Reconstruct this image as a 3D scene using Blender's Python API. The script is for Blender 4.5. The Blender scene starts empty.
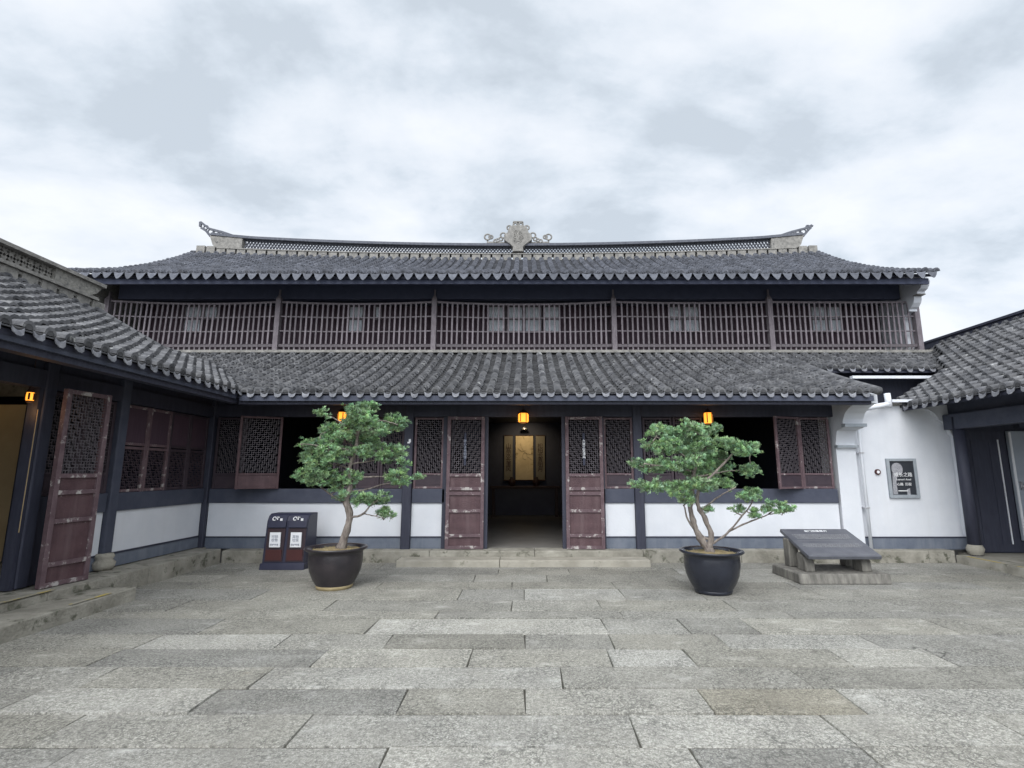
import bpy, math, random
from mathutils import Vector, Matrix
random.seed(7)
R = math.radians
sc = bpy.context.scene
col = sc.collection

# ------------------------------------------------------------------ camera
cd = bpy.data.cameras.new('camera'); cam = bpy.data.objects.new('camera', cd); col.objects.link(cam)
cam.location = (0, 0, 1.6); cam.rotation_euler = (R(90 + 9.6), 0, 0)
cd.sensor_width = 36; cd.lens = 36 * 520 / 1024; cd.shift_x = -13 / 1024
cd.clip_start = 0.05; cd.clip_end = 2000
sc.camera = cam

# ------------------------------------------------------------------ world: overcast Nishita sky seen through cloud
SUN_EL, SUN_AZ = 44, 196          # degrees; behind and to the left of the camera
w = bpy.data.worlds.new('World'); sc.world = w; w.use_nodes = True
nt = w.node_tree; nt.nodes.clear()
def wn(t, **k):
    n = nt.nodes.new(t)
    for a, b in k.items(): setattr(n, a, b)
    return n
out = wn('ShaderNodeOutputWorld'); bg = wn('ShaderNodeBackground'); sky = wn('ShaderNodeTexSky', sky_type='NISHITA')
sky.sun_disc = False; sky.sun_elevation = R(SUN_EL); sky.sun_rotation = R(SUN_AZ)
tc = wn('ShaderNodeTexCoord'); sep = wn('ShaderNodeSeparateXYZ'); nt.links.new(tc.outputs['Generated'], sep.inputs[0])
zz = wn('ShaderNodeMath', operation='MAXIMUM'); zz.inputs[1].default_value = 0.0; nt.links.new(sep.outputs['Z'], zz.inputs[0])
za = wn('ShaderNodeMath', operation='ADD'); za.inputs[1].default_value = 0.32; nt.links.new(zz.outputs[0], za.inputs[0])
dx = wn('ShaderNodeMath', operation='DIVIDE'); dy = wn('ShaderNodeMath', operation='DIVIDE')
nt.links.new(sep.outputs['X'], dx.inputs[0]); nt.links.new(za.outputs[0], dx.inputs[1])
nt.links.new(sep.outputs['Y'], dy.inputs[0]); nt.links.new(za.outputs[0], dy.inputs[1])
cb = wn('ShaderNodeCombineXYZ'); nt.links.new(dx.outputs[0], cb.inputs[0]); nt.links.new(dy.outputs[0], cb.inputs[1])
mp = wn('ShaderNodeMapping'); mp.inputs['Location'].default_value = (5.1, 2.6, 0.4); mp.inputs['Scale'].default_value = (1, 1.35, 1)
nt.links.new(cb.outputs[0], mp.inputs[0])
n1 = wn('ShaderNodeTexNoise'); n1.inputs['Scale'].default_value = 1.5; n1.inputs['Detail'].default_value = 9; n1.inputs['Roughness'].default_value = 0.56; n1.inputs['Distortion'].default_value = 0.35
nt.links.new(mp.outputs[0], n1.inputs['Vector'])
n2 = wn('ShaderNodeTexNoise'); n2.inputs['Scale'].default_value = 3.6; n2.inputs['Detail'].default_value = 9; n2.inputs['Roughness'].default_value = 0.55
nt.links.new(mp.outputs[0], n2.inputs['Vector'])
mxn = wn('ShaderNodeMath', operation='MULTIPLY_ADD'); mxn.inputs[1].default_value = 0.75; nt.links.new(n2.outputs['Fac'], mxn.inputs[0]); nt.links.new(n1.outputs['Fac'], mxn.inputs[2])
rp = wn('ShaderNodeValToRGB'); nt.links.new(mxn.outputs[0], rp.inputs[0])
e = rp.color_ramp.elements
e[0].position = 0.66; e[0].color = (0.405, 0.45, 0.50, 1)
e[1].position = 0.985; e[1].color = (0.63, 0.65, 0.675, 1)
for p, c in ((0.73, (0.465, 0.512, 0.565, 1)), (0.79, (0.525, 0.565, 0.615, 1)), (0.86, (0.57, 0.602, 0.645, 1))):
    q = e.new(p); q.color = c
skm = wn('ShaderNodeMix', data_type='RGBA', blend_type='MULTIPLY'); skm.inputs[0].default_value = 1
nt.links.new(sky.outputs[0], skm.inputs['A']); skm.inputs['B'].default_value = (1, 1, 1, 1)
cl = wn('ShaderNodeMix', data_type='RGBA', blend_type='MULTIPLY'); cl.inputs[0].default_value = 1
nt.links.new(rp.outputs[0], cl.inputs['A']); cl.inputs['B'].default_value = (9.6, 9.6, 9.6, 1)   # cloud radiance before the 0.1 strength
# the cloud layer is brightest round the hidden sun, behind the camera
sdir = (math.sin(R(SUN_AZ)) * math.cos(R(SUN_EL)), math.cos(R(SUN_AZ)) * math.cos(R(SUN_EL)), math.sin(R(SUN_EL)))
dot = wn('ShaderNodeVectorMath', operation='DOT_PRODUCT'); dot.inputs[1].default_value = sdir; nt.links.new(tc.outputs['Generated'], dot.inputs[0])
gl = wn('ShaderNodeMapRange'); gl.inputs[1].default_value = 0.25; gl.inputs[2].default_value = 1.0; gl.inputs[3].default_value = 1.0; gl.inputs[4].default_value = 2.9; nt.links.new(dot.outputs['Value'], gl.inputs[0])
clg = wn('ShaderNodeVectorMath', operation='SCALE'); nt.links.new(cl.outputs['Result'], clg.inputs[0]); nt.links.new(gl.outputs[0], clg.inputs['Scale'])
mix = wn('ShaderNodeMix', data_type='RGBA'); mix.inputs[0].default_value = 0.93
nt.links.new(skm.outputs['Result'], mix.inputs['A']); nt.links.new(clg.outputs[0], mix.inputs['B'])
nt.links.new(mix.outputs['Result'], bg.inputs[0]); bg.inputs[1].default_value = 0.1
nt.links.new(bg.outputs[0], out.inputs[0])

sd = bpy.data.lights.new('sun', 'SUN'); sd.energy = 1.15; sd.angle = R(40); sd.color = (1, 0.97, 0.93)
sun = bpy.data.objects.new('sun', sd); col.objects.link(sun)
# direction towards the sun
az = R(SUN_AZ); d = Vector((math.sin(az) * math.cos(R(SUN_EL)), math.cos(az) * math.cos(R(SUN_EL)), math.sin(R(SUN_EL))))
sun.rotation_euler = d.to_track_quat('Z', 'Y').to_euler(); sun.location = (0, -5, 20)

vs = sc.view_settings
vs.view_transform = 'Standard'; vs.look = 'None'; vs.gamma = 1; vs.exposure = 0.74; vs.use_curve_mapping = False
sc.cycles.max_bounces = 8; sc.cycles.diffuse_bounces = 4

# ------------------------------------------------------------------ materials
def mat(name, c1, c2=None, scale=6, rough=0.7, bump=0.0, bscale=30, spots=None, spot_scale=9, spot_th=0.62, tone=False, stretch=(1, 1, 1),
        spec=0.4, metal=0, emit=None, streak=None):
    """c1/c2 mixed by noise; spots=(colour) peeled or lichen patches; tone uses the per-face 'tone' attribute as a multiplier"""
    m = bpy.data.materials.new(name); m.use_nodes = True; t = m.node_tree; b = t.nodes['Principled BSDF']
    b.inputs['Roughness'].default_value = rough; b.inputs['Specular IOR Level'].default_value = spec; b.inputs['Metallic'].default_value = metal
    co = t.nodes.new('ShaderNodeTexCoord'); ma = t.nodes.new('ShaderNodeMapping'); ma.inputs['Scale'].default_value = stretch
    t.links.new(co.outputs['Object'], ma.inputs[0])
    n = t.nodes.new('ShaderNodeTexNoise'); n.inputs['Scale'].default_value = scale; n.inputs['Detail'].default_value = 6; n.inputs['Roughness'].default_value = .6
    t.links.new(ma.outputs[0], n.inputs['Vector'])
    cr = t.nodes.new('ShaderNodeValToRGB'); cr.color_ramp.elements[0].position = .35; cr.color_ramp.elements[1].position = .68
    cr.color_ramp.elements[0].color = (*c1, 1); cr.color_ramp.elements[1].color = (*(c2 or c1), 1)
    t.links.new(n.outputs['Fac'], cr.inputs[0]); last = cr.outputs[0]
    def mixc(fac, a, bcol, mode='MIX'):
        x = t.nodes.new('ShaderNodeMix'); x.data_type = 'RGBA'; x.blend_type = mode
        if hasattr(fac, 'links'): t.links.new(fac, x.inputs[0])
        else: x.inputs[0].default_value = fac
        t.links.new(a, x.inputs['A'])
        if hasattr(bcol, 'links'): t.links.new(bcol, x.inputs['B'])
        else: x.inputs['B'].default_value = (*bcol, 1)
        return x.outputs['Result']
    def ramp(src, lo, hi):
        r = t.nodes.new('ShaderNodeMapRange'); r.inputs['From Min'].default_value = lo; r.inputs['From Max'].default_value = hi
        t.links.new(src, r.inputs['Value']); return r.outputs[0]
    if spots:
        s = t.nodes.new('ShaderNodeTexNoise'); s.inputs['Scale'].default_value = spot_scale; s.inputs['Detail'].default_value = 9; s.inputs['Roughness'].default_value = .68
        t.links.new(ma.outputs[0], s.inputs['Vector'])
        last = mixc(ramp(s.outputs['Fac'], spot_th, spot_th + .07), last, spots)
    if streak:
        m2 = t.nodes.new('ShaderNodeMapping'); m2.inputs['Scale'].default_value = (3.5, 3.5, .35); t.links.new(co.outputs['Object'], m2.inputs[0])
        s = t.nodes.new('ShaderNodeTexNoise'); s.inputs['Scale'].default_value = 1.6; s.inputs['Detail'].default_value = 7; s.inputs['Roughness'].default_value = .65
        t.links.new(m2.outputs[0], s.inputs['Vector'])
        last = mixc(ramp(s.outputs['Fac'], .5, .9), last, streak)
    if tone:
        a = t.nodes.new('ShaderNodeAttribute'); a.attribute_name = 'tone'
        last = mixc(1, last, a.outputs['Color'], 'MULTIPLY')
    t.links.new(last, b.inputs['Base Color'])
    if bump:
        bn = t.nodes.new('ShaderNodeTexNoise'); bn.inputs['Scale'].default_value = bscale; bn.inputs['Detail'].default_value = 5
        t.links.new(ma.outputs[0], bn.inputs['Vector'])
        bu = t.nodes.new('ShaderNodeBump'); bu.inputs['Strength'].default_value = bump; bu.inputs['Distance'].default_value = .02
        t.links.new(bn.outputs['Fac'], bu.inputs['Height']); t.links.new(bu.outputs[0], b.inputs['Normal'])
    if emit:
        b.inputs['Emission Color'].default_value = (*emit[0], 1); b.inputs['Emission Strength'].default_value = emit[1]
    return m

M = {}
M['tile'] = mat('grey_roof_tile', (.055, .057, .064), (.15, .151, .157), 5, .85, .5, 45, spots=(.30, .305, .30), spot_scale=8, spot_th=.61, tone=True)
M['tile_up'] = mat('dark_roof_tile', (.06, .066, .082), (.115, .12, .14), 7, .85, .5, 45, spots=(.22, .23, .25), spot_scale=9, spot_th=.64, tone=True)
M['lime'] = mat('lime_tile_end', (.13, .135, .155), (.24, .245, .265), 14, .9, .4, 60, tone=True)
M['drip'] = mat('grey_drip_tile', (.085, .092, .112), (.135, .142, .165), 14, .9, .4, 60, tone=True)
M['ridge'] = mat('ridge_plaster', (.17, .165, .155), (.30, .29, .27), 9, .9, .6, 40, spots=(.10, .10, .10), spot_scale=7, spot_th=.6)
M['dark'] = mat('dark_blue_black_timber', (.029, .031, .050), (.043, .047, .070), 5, .6, .15, 60, stretch=(4, 4, .6), spots=(.07, .075, .09), spot_scale=16, spot_th=.74)
M['slate'] = mat('slate_blue_base_paint', (.105, .125, .165), (.15, .17, .21), 4, .75, .1, 40, streak=(.20, .22, .25))
M['navy'] = mat('navy_eave_timber', (.052, .062, .105), (.066, .077, .125), 5, .65, .1, 40)
M['beam'] = mat('slate_timber', (.046, .053, .080), (.066, .074, .104), 5, .65, .12, 50, spots=(.11, .12, .14), spot_scale=13, spot_th=.72)
M['white'] = mat('whitewash', (.60, .625, .67), (.67, .69, .73), 2, .85, .08, 35, streak=(.60, .62, .65))
M['maroon'] = mat('worn_maroon_paint', (.062, .033, .039), (.092, .051, .057), 6, .6, .25, 45, spots=(.30, .27, .27), spot_scale=12, spot_th=.655, streak=(.14, .095, .10))
M['maroon_rail'] = mat('peeling_maroon_edge', (.090, .056, .066), (.14, .096, .106), 8, .65, .3, 45, spots=(.38, .35, .34), spot_scale=7, spot_th=.57)
M['worn_rail'] = mat('bare_worn_rail', (.090, .056, .066), (.15, .105, .115), 8, .65, .3, 45, spots=(.40, .375, .36), spot_scale=8, spot_th=.545)
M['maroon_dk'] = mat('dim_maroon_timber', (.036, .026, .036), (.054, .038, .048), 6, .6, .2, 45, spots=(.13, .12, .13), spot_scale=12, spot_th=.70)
M['lattice'] = mat('lattice_timber', (.055, .047, .056), (.09, .08, .09), 9, .7)
M['rail'] = mat('weathered_rail_timber', (.150, .130, .145), (.225, .20, .218), 9, .8, .3, 60, stretch=(3, 3, .8), spots=(.36, .34, .36), spot_scale=15, spot_th=.68, tone=True)
M['upwall'] = mat('upper_maroon_boarding', (.052, .030, .045), (.070, .042, .058), 5, .7, .1, 40, stretch=(5, 1, .5))
M['paper'] = mat('window_paper', (.66, .72, .78), (.74, .79, .83), 5, .8)
M['stone'] = mat('kerb_stone', (.20, .19, .16), (.34, .325, .28), 3.5, .9, .7, 28, spots=(.10, .10, .075), spot_scale=4, spot_th=.56)
M['stonetop'] = mat('worn_step_stone', (.26, .245, .205), (.37, .35, .30), 3, .85, .5, 30, spots=(.20, .19, .15), spot_scale=5, spot_th=.60)
M['yellow'] = mat('worn_yellow_paint', (.42, .33, .09), (.48, .39, .14), 12, .8, .2, 40, spots=(.30, .285, .235), spot_scale=6, spot_th=.46)
M['floor_in'] = mat('inner_floor_stone', (.17, .165, .155), (.23, .22, .21), 2, .45, .1, 20)
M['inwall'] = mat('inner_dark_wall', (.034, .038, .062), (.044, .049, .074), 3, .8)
M['tan'] = mat('tan_inner_panel', (.40, .30, .17), (.50, .38, .22), 1.5, .8)
M['straw'] = mat('dry_grass', (.22, .19, .09), (.30, .26, .13), 8, .9, tone=True)
M['soil'] = mat('dry_soil', (.17, .13, .07), (.30, .24, .13), 14, .95, .9, 50, spots=(.12, .15, .05), spot_scale=8, spot_th=.6)
M['bark'] = mat('pine_bark', (.12, .10, .09), (.29, .255, .225), 20, .95, 1.0, 50, stretch=(1, 1, .4))
M['pot_brown'] = mat('brown_black_glaze', (.020, .018, .022), (.036, .030, .033), 5, .30, .15, 25, spots=(.13, .12, .12), spot_scale=6, spot_th=.73, spec=.5)
M['pot_blue'] = mat('blue_black_glaze', (.014, .016, .024), (.022, .025, .036), 5, .26, .12, 25, spots=(.11, .12, .14), spot_scale=6, spot_th=.74, spec=.5)
M['clay'] = mat('bare_clay_foot', (.30, .24, .13), (.38, .31, .18), 8, .9, .3)
M['binbody'] = mat('navy_metal', (.022, .024, .048), (.032, .034, .060), 4, .42, .05, 30)
M['binpanel'] = mat('dark_red_panel', (.030, .020, .026), (.042, .024, .030), 3, .45, .05, 30)
M['binred'] = mat('rust_red_panel', (.055, .018, .018), (.07, .022, .022), 3, .5)
M['plate'] = mat('white_enamel', (.74, .75, .78), (.78, .79, .82), 4, .5)
M['ink'] = mat('ink_mark', (.22, .24, .30), (.28, .3, .36), 6, .7)
M['marble'] = mat('grey_tablet_stone', (.078, .082, .098), (.112, .117, .134), 5, .42, .15, 60, spots=(.17, .175, .19), spot_scale=9, spot_th=.64)
M['tabbase'] = mat('weathered_plinth_stone', (.11, .105, .095), (.24, .23, .205), 4, .9, .7, 35, stretch=(3.5, 3.5, .6), spots=(.34, .33, .31), spot_scale=5, spot_th=.66)
M['engrave'] = mat('engraved_fill', (.24, .245, .26), (.28, .285, .30), 4, .8)
M['letter'] = mat('white_letter', (.75, .76, .78), (.78, .79, .8), 4, .6)
M['signface'] = mat('black_sign_plate', (.022, .026, .034), (.03, .034, .042), 4, .35)
M['signframe'] = mat('grey_stone_frame', (.26, .29, .32), (.32, .35, .38), 8, .7, .2)
M['signgrey'] = mat('grey_relief', (.22, .225, .25), (.38, .385, .41), 40, .7, .5, 60)
M['pvc'] = mat('white_pipe', (.62, .65, .70), (.70, .72, .76), 4, .5)
M['greydoor'] = mat('pale_grey_door', (.30, .335, .39), (.35, .385, .44), 3, .5)
M['steel'] = mat('steel', (.5, .5, .52), (.6, .6, .62), 5, .35, metal=.8)
M['lampglow'] = mat('lantern_glow', (.9, .5, .1), (.9, .5, .1), 4, .6, emit=((1, .33, .03), 1.1))
M['lampwood'] = mat('lantern_wood', (.03, .012, .01), (.04, .016, .012), 4, .6)
M['scroll'] = mat('aged_scroll_paper', (.52, .42, .26), (.66, .54, .34), 3, .8, spots=(.20, .15, .08), spot_scale=2.5, spot_th=.57)
M['scroll_side'] = mat('aged_couplet_paper', (.16, .145, .115), (.20, .18, .145), 4, .8)
M['red'] = mat('red_plastic', (.35, .03, .02), (.38, .035, .025), 4, .5)
M['leaf'] = mat('pine_needles', (.16, .26, .13), (.25, .38, .19), 2.5, .6, tone=True, spec=.3)
M['brick'] = mat('grey_brick', (.19, .185, .17), (.32, .31, .28), 16, .9, .7, 30, spots=(.12, .12, .12), spot_scale=14, spot_th=.56)

# paving: pale bush-hammered slabs
def paving_mat():
    m = bpy.data.materials.new('bush_hammered_granite'); m.use_nodes = True; t = m.node_tree; b = t.nodes['Principled BSDF']
    b.inputs['Roughness'].default_value = .8; b.inputs['Specular IOR Level'].default_value = .35
    co = t.nodes.new('ShaderNodeTexCoord'); a = t.nodes.new('ShaderNodeAttribute'); a.attribute_name = 'tone'
    def noise(s, dt=6, ro=.6, st=None):
        n = t.nodes.new('ShaderNodeTexNoise'); n.inputs['Scale'].default_value = s; n.inputs['Detail'].default_value = dt; n.inputs['Roughness'].default_value = ro
        if st:
            mm = t.nodes.new('ShaderNodeMapping'); mm.inputs['Scale'].default_value = st; t.links.new(co.outputs['Object'], mm.inputs[0]); t.links.new(mm.outputs[0], n.inputs['Vector'])
        else: t.links.new(co.outputs['Object'], n.inputs['Vector'])
        return n.outputs['Fac']
    def mr(src, lo, hi, a0=0, a1=1):
        r = t.nodes.new('ShaderNodeMapRange'); r.inputs[1].default_value = lo; r.inputs[2].default_value = hi; r.inputs[3].default_value = a0; r.inputs[4].default_value = a1
        t.links.new(src, r.inputs[0]); return r.outputs[0]
    def mixc(f, A, B, mode='MIX'):
        x = t.nodes.new('ShaderNodeMix'); x.data_type = 'RGBA'; x.blend_type = mode
        for k, v in ((0, f), ('A', A), ('B', B)):
            if hasattr(v, 'links'): t.links.new(v, x.inputs[k])
            else: x.inputs[k].default_value = v
        return x.outputs['Result']
    fine = noise(34, 5, .75); grit = noise(85, 3, .7); big = noise(.8, 5, .6); mid = noise(3.2, 6, .65, (1, .55, 1))
    c = mixc(mr(fine, .38, .62), (.15, .147, .130, 1), (.34, .334, .302, 1))
    c = mixc(mr(grit, .56, .64), c, (.44, .435, .405, 1))
    c = mixc(mr(grit, .42, .34), c, (.10, .10, .095, 1))
    c = mixc(mr(mid, .50, .68, 0, .55), c, (.19, .185, .17, 1))
    c = mixc(mr(big, .5, .70, 0, .35), c, (.17, .16, .135, 1))
    c = mixc(mr(noise(1.9, 8, .7), .66, .74, 0, .45), c, (.20, .15, .10, 1))
    # chiselled pits and hairline cracks
    wv = t.nodes.new('ShaderNodeTexNoise'); wv.inputs['Scale'].default_value = 9; wv.inputs['Detail'].default_value = 4; t.links.new(co.outputs['Object'], wv.inputs['Vector'])
    wa = t.nodes.new('ShaderNodeMix'); wa.data_type = 'RGBA'; wa.blend_type = 'LINEAR_LIGHT'; wa.inputs[0].default_value = .10
    t.links.new(co.outputs['Object'], wa.inputs['A']); t.links.new(wv.outputs['Color'], wa.inputs['B'])
    def vor(sc_, lo, hi):
        v = t.nodes.new('ShaderNodeTexVoronoi'); v.feature = 'DISTANCE_TO_EDGE'; v.inputs['Scale'].default_value = sc_; t.links.new(wa.outputs['Result'], v.inputs['Vector']); return mr(v.outputs['Distance'], hi, lo)
    pit = vor(19, .02, .10); crack = vor(1.3, .004, .012)
    def mul(x, y):
        q = t.nodes.new('ShaderNodeMath'); q.operation = 'MULTIPLY'; t.links.new(x, q.inputs[0]); t.links.new(y, q.inputs[1]); return q.outputs[0]
    c = mixc(mul(pit, mr(noise(1.4, 4, .6), +.42, .56, 0, .75)), c, (.085, .085, .078, 1))
    c = mixc(mr(noise(2.3, 7, .7, (1, 2, 1)), .56, .70, 0, .5), c, (.50, .495, .465, 1))
    c = mixc(mul(crack, mr(noise(.9, 3, .5), .62, .70)), c, (.05, .05, .045, 1))
    c = mixc(1.0, c, a.outputs['Color'], 'MULTIPLY')
    t.links.new(c, b.inputs['Base Color'])
    bu = t.nodes.new('ShaderNodeBump'); bu.inputs['Strength'].default_value = .7; bu.inputs['Distance'].default_value = .012
    ad = t.nodes.new('ShaderNodeMath'); ad.operation = 'ADD'; t.links.new(fine, ad.inputs[0]); t.links.new(grit, ad.inputs[1])
    t.links.new(ad.outputs[0], bu.inputs['Height']); t.links.new(bu.outputs[0], b.inputs['Normal'])
    return m
M['paving'] = paving_mat()
M['joint'] = mat('mossy_joint', (.045, .045, .036), (.085, .08, .065), 6, .95, .5, 40)
M['earth'] = mat('outer_ground', (.16, .155, .14), (.22, .21, .19), .7, .95, .4, 10)

# ------------------------------------------------------------------ builders
def wl(o):
    v = Vector((0, 0, 0))
    while o is not None: v += o.location; o = o.parent
    return v
class MB:
    def __init__(s): s.v = []; s.f = []; s.t = []
    def face(s, pts, tone=None):
        n = len(s.v); s.v += [tuple(p) for p in pts]; s.f.append(tuple(range(n, n + len(pts)))); s.t.append(tone)
    def add(s, vs_, fs_, tone=None):
        n = len(s.v); s.v += [tuple(p) for p in vs_]
        for f in fs_: s.f.append(tuple(i + n for i in f)); s.t.append(tone)
        return s
    def box(s, a, b, tone=None):
        x0, y0, z0 = [min(p, q) for p, q in zip(a, b)]; x1, y1, z1 = [max(p, q) for p, q in zip(a, b)]
        return s.add([(x0, y0, z0), (x1, y0, z0), (x1, y1, z0), (x0, y1, z0), (x0, y0, z1), (x1, y0, z1), (x1, y1, z1), (x0, y1, z1)],
                     [(0, 3, 2, 1), (4, 5, 6, 7), (0, 1, 5, 4), (1, 2, 6, 5), (2, 3, 7, 6), (3, 0, 4, 7)], tone)
    def bar(s, p, q, w, h, up=(0, 0, 1), tone=None):
        p = Vector(p); q = Vector(q); d = (q - p).normalized(); u = Vector(up); r = d.cross(u).normalized(); u = r.cross(d).normalized()
        vs_ = [e_ + r * (a * w / 2) + u * (b * h / 2) for e_ in (p, q) for a, b in ((-1, -1), (1, -1), (1, 1), (-1, 1))]
        return s.add(vs_, [(0, 1, 2, 3), (7, 6, 5, 4), (0, 4, 5, 1), (1, 5, 6, 2), (2, 6, 7, 3), (3, 7, 4, 0)], tone)
    def tube(s, pts, rads, n=8, tone=None):
        pts = [Vector(p) for p in pts]; rings = []; base = len(s.v)
        for i, p in enumerate(pts):
            d = (pts[min(i + 1, len(pts) - 1)] - pts[max(i - 1, 0)]).normalized()
            a = d.cross(Vector((0, 1, 0.05)));
            if a.length < .05: a = d.cross(Vector((1, 0, 0)))
            a.normalize(); b = d.cross(a).normalized()
            for k in range(n):
                t_ = 2 * math.pi * k / n; s.v.append(tuple(p + (a * math.cos(t_) + b * math.sin(t_)) * rads[i]))
        for i in range(len(pts) - 1):
            for k in range(n):
                s.f.append((base + i * n + k, base + i * n + (k + 1) % n, base + (i + 1) * n + (k + 1) % n, base + (i + 1) * n + k)); s.t.append(tone)
        s.f.append(tuple(base + k for k in reversed(range(n)))); s.f.append(tuple(base + (len(pts) - 1) * n + k for k in range(n))); s.t += [tone, tone]
        return s
    def lathe(s, c, prof, n=40, close=True):
        base = len(s.v)
        for r, z in prof:
            for k in range(n):
                t_ = 2 * math.pi * k / n; s.v.append((c[0] + r * math.cos(t_), c[1] + r * math.sin(t_), c[2] + z))
        for i in range(len(prof) - 1):
            for k in range(n):
                s.f.append((base + i * n + k, base + i * n + (k + 1) % n, base + (i + 1) * n + (k + 1) % n, base + (i + 1) * n + k)); s.t.append(None)
        if close:
            s.f.append(tuple(base + k for k in reversed(range(n)))); s.f.append(tuple(base + (len(prof) - 1) * n + k for k in range(n))); s.t += [None, None]
        return s
    def prism(s, poly, axis, a, b):
        """poly in the plane across axis ('x': (y,z), 'y': (x,z), 'z': (x,y)), pushed from a to b"""
        def P(u, v, k): return {'x': (k, u, v), 'y': (u, k, v), 'z': (u, v, k)}[axis]
        n = len(poly)
        return s.add([P(u, v, a) for u, v in poly] + [P(u, v, b) for u, v in poly],
                     [tuple(range(n)), tuple(reversed(range(n, 2 * n)))] + [(i, i + n, (i + 1) % n + n, (i + 1) % n) for i in range(n)])
    def mesh(s, name, m, off=Vector((0, 0, 0)), smooth=False):
        me = bpy.data.meshes.new(name); me.from_pydata([(v[0] - off.x, v[1] - off.y, v[2] - off.z) for v in s.v], [], s.f)
        me.materials.append(M[m])
        if any(t is not None for t in s.t) or M[m].node_tree.nodes.get('Attribute'):
            at = me.attributes.new('tone', 'FLOAT_COLOR', 'FACE')
            buf = []
            for t in s.t:
                if t is None: t = 1.0
                buf += [t, t, t, 1] if not isinstance(t, tuple) else [*t, 1]
            at.data.foreach_set('color', buf)
        if smooth: me.polygons.foreach_set('use_smooth', [True] * len(me.polygons))
        me.update(); return me
    def build(s, name, m, parent=None, smooth=False, loc=None, local=False, bevel=0, fixn=True):
        off = Vector((0, 0, 0)) if local else (wl(parent) if parent else Vector(loc or (0, 0, 0)))
        me = s.mesh(name, m, off, smooth)
        if fixn and len(me.polygons) < 5000:
            import bmesh
            bm = bmesh.new(); bm.from_mesh(me); bmesh.ops.recalc_face_normals(bm, faces=bm.faces); bm.to_mesh(me); bm.free()
        o = bpy.data.objects.new(name, me); col.objects.link(o)
        if parent: o.parent = parent
        elif loc: o.location = loc
        if bevel:
            b = o.modifiers.new('bevel', 'BEVEL'); b.width = bevel; b.segments = 2; b.limit_method = 'ANGLE'
        return o
def tag(o, label=None, cat=None, group=None, kind=None):
    if label: o['label'] = label
    if cat: o['category'] = cat
    if group: o['group'] = group
    if kind: o['kind'] = kind
    return o
def empty(name, loc, label=None, cat=None, group=None):
    o = bpy.data.objects.new(name, None); o.empty_display_size = .2; o.location = loc; col.objects.link(o)
    return tag(o, label, cat, group)
def copy_tree(o, parent=None):
    c = o.copy(); col.objects.link(c); c.parent = parent
    for ch in list(o.children): copy_tree(ch, c)
    return c
def text(name, body, m, parent, loc, size, rot=(90, 0, 0), depth=.002, align='CENTER', line=1.0):
    cu = bpy.data.curves.new(name, 'FONT'); cu.body = body; cu.size = size; cu.extrude = depth; cu.align_x = align; cu.align_y = 'CENTER'; cu.space_line = line; cu.resolution_u = 2
    t = bpy.data.objects.new(name, cu); col.objects.link(t)
    dg = bpy.context.evaluated_depsgraph_get(); me = bpy.data.meshes.new_from_object(t.evaluated_get(dg)); bpy.data.objects.remove(t)
    me.materials.clear(); me.materials.append(M[m])
    o = bpy.data.objects.new(name, me); col.objects.link(o)
    if parent: o.parent = parent; o.location = Vector(loc) - wl(parent)
    else: o.location = loc
    o.rotation_euler = [R(a) for a in rot]
    return o

# ------------------------------------------------------------------ ground
g = MB(); g.face([(-900, -900, -.03), (900, -900, -.03), (900, 900, -.03), (-900, 900, -.03)])
tag(g.build('ground', 'earth'), kind='structure')
g = MB(); g.face([(-5.5, -9, -.012), (7.8, -9, -.012), (7.8, 9.7, -.012), (-5.5, 9.7, -.012)])
tag(g.build('courtyard_bed', 'joint'), kind='structure')
rows = {(5.552, 6.11): ([-3.3, -1.61, .84, 1.67, 2.37, 4.38], [.88, .95, 1.32, 1.08, .86, 1.16, .98]),
        (5.104, 5.552): ([-3.6, -2.32, -1.31, 0, .83, 1.89, 3.31], [1.05, 1.25, 1.06, .8, .92, 1.0, 1.2, 1.0]),
        (4.658, 5.104): ([-3.67, -1.79, -.48, .74, 1.44, 2.75, 3.63], [.98, .86, 1.2, 1.1, 1.28, .96, 1.2, .95]),
        (4.223, 4.658): ([-4.15, -3.36, -2.08, .29, 2.17, 4.1], [.9, 1.12, 1.02, 1.2, .98, .86, 1.0]),
        (3.806, 4.223): ([-3.58, -2.27, -.87, 0, 1.28, 2.31, 4.3], [.94, 1.22, .84, .96, 1.14, (.99, .95, .86), 1.18, 1.0]),
        (3.382, 3.806): ([-2.93, -1.42, .69, 1.97, 3.06], [.9, 1.05, 1.12, 1.28, 1.24, 1.08]),
        (2.98, 3.382): ([-2.63, -.8, .97, 1.97], [.86, 1.05, 1.2, .92, 1.1]),
        (6.95, 7.58): ([-3.49, -.86, -.01, 1.29, 2.32, 3.91], [.98, 1.05, .96, 1.26, 1.02, .94, 1.0]),
        (6.425, 6.95): ([-4.2, -2.37, -.16, .91, 2.49], [.92, 1.0, .93, 1.08, 1.0, .95]),
        (6.11, 6.425): ([-3.9, -1.0, 1.1, 3.0], [.98, 1.04, .92, 1.02, .9]),
        (7.58, 8.05): None, (8.05, 8.575): None, (8.575, 9.1): None, (9.1, 9.68): None}
y = 2.98
while y > -8.8: rows[(y - .46, y)] = None; y -= .46
sl = MB()
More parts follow.
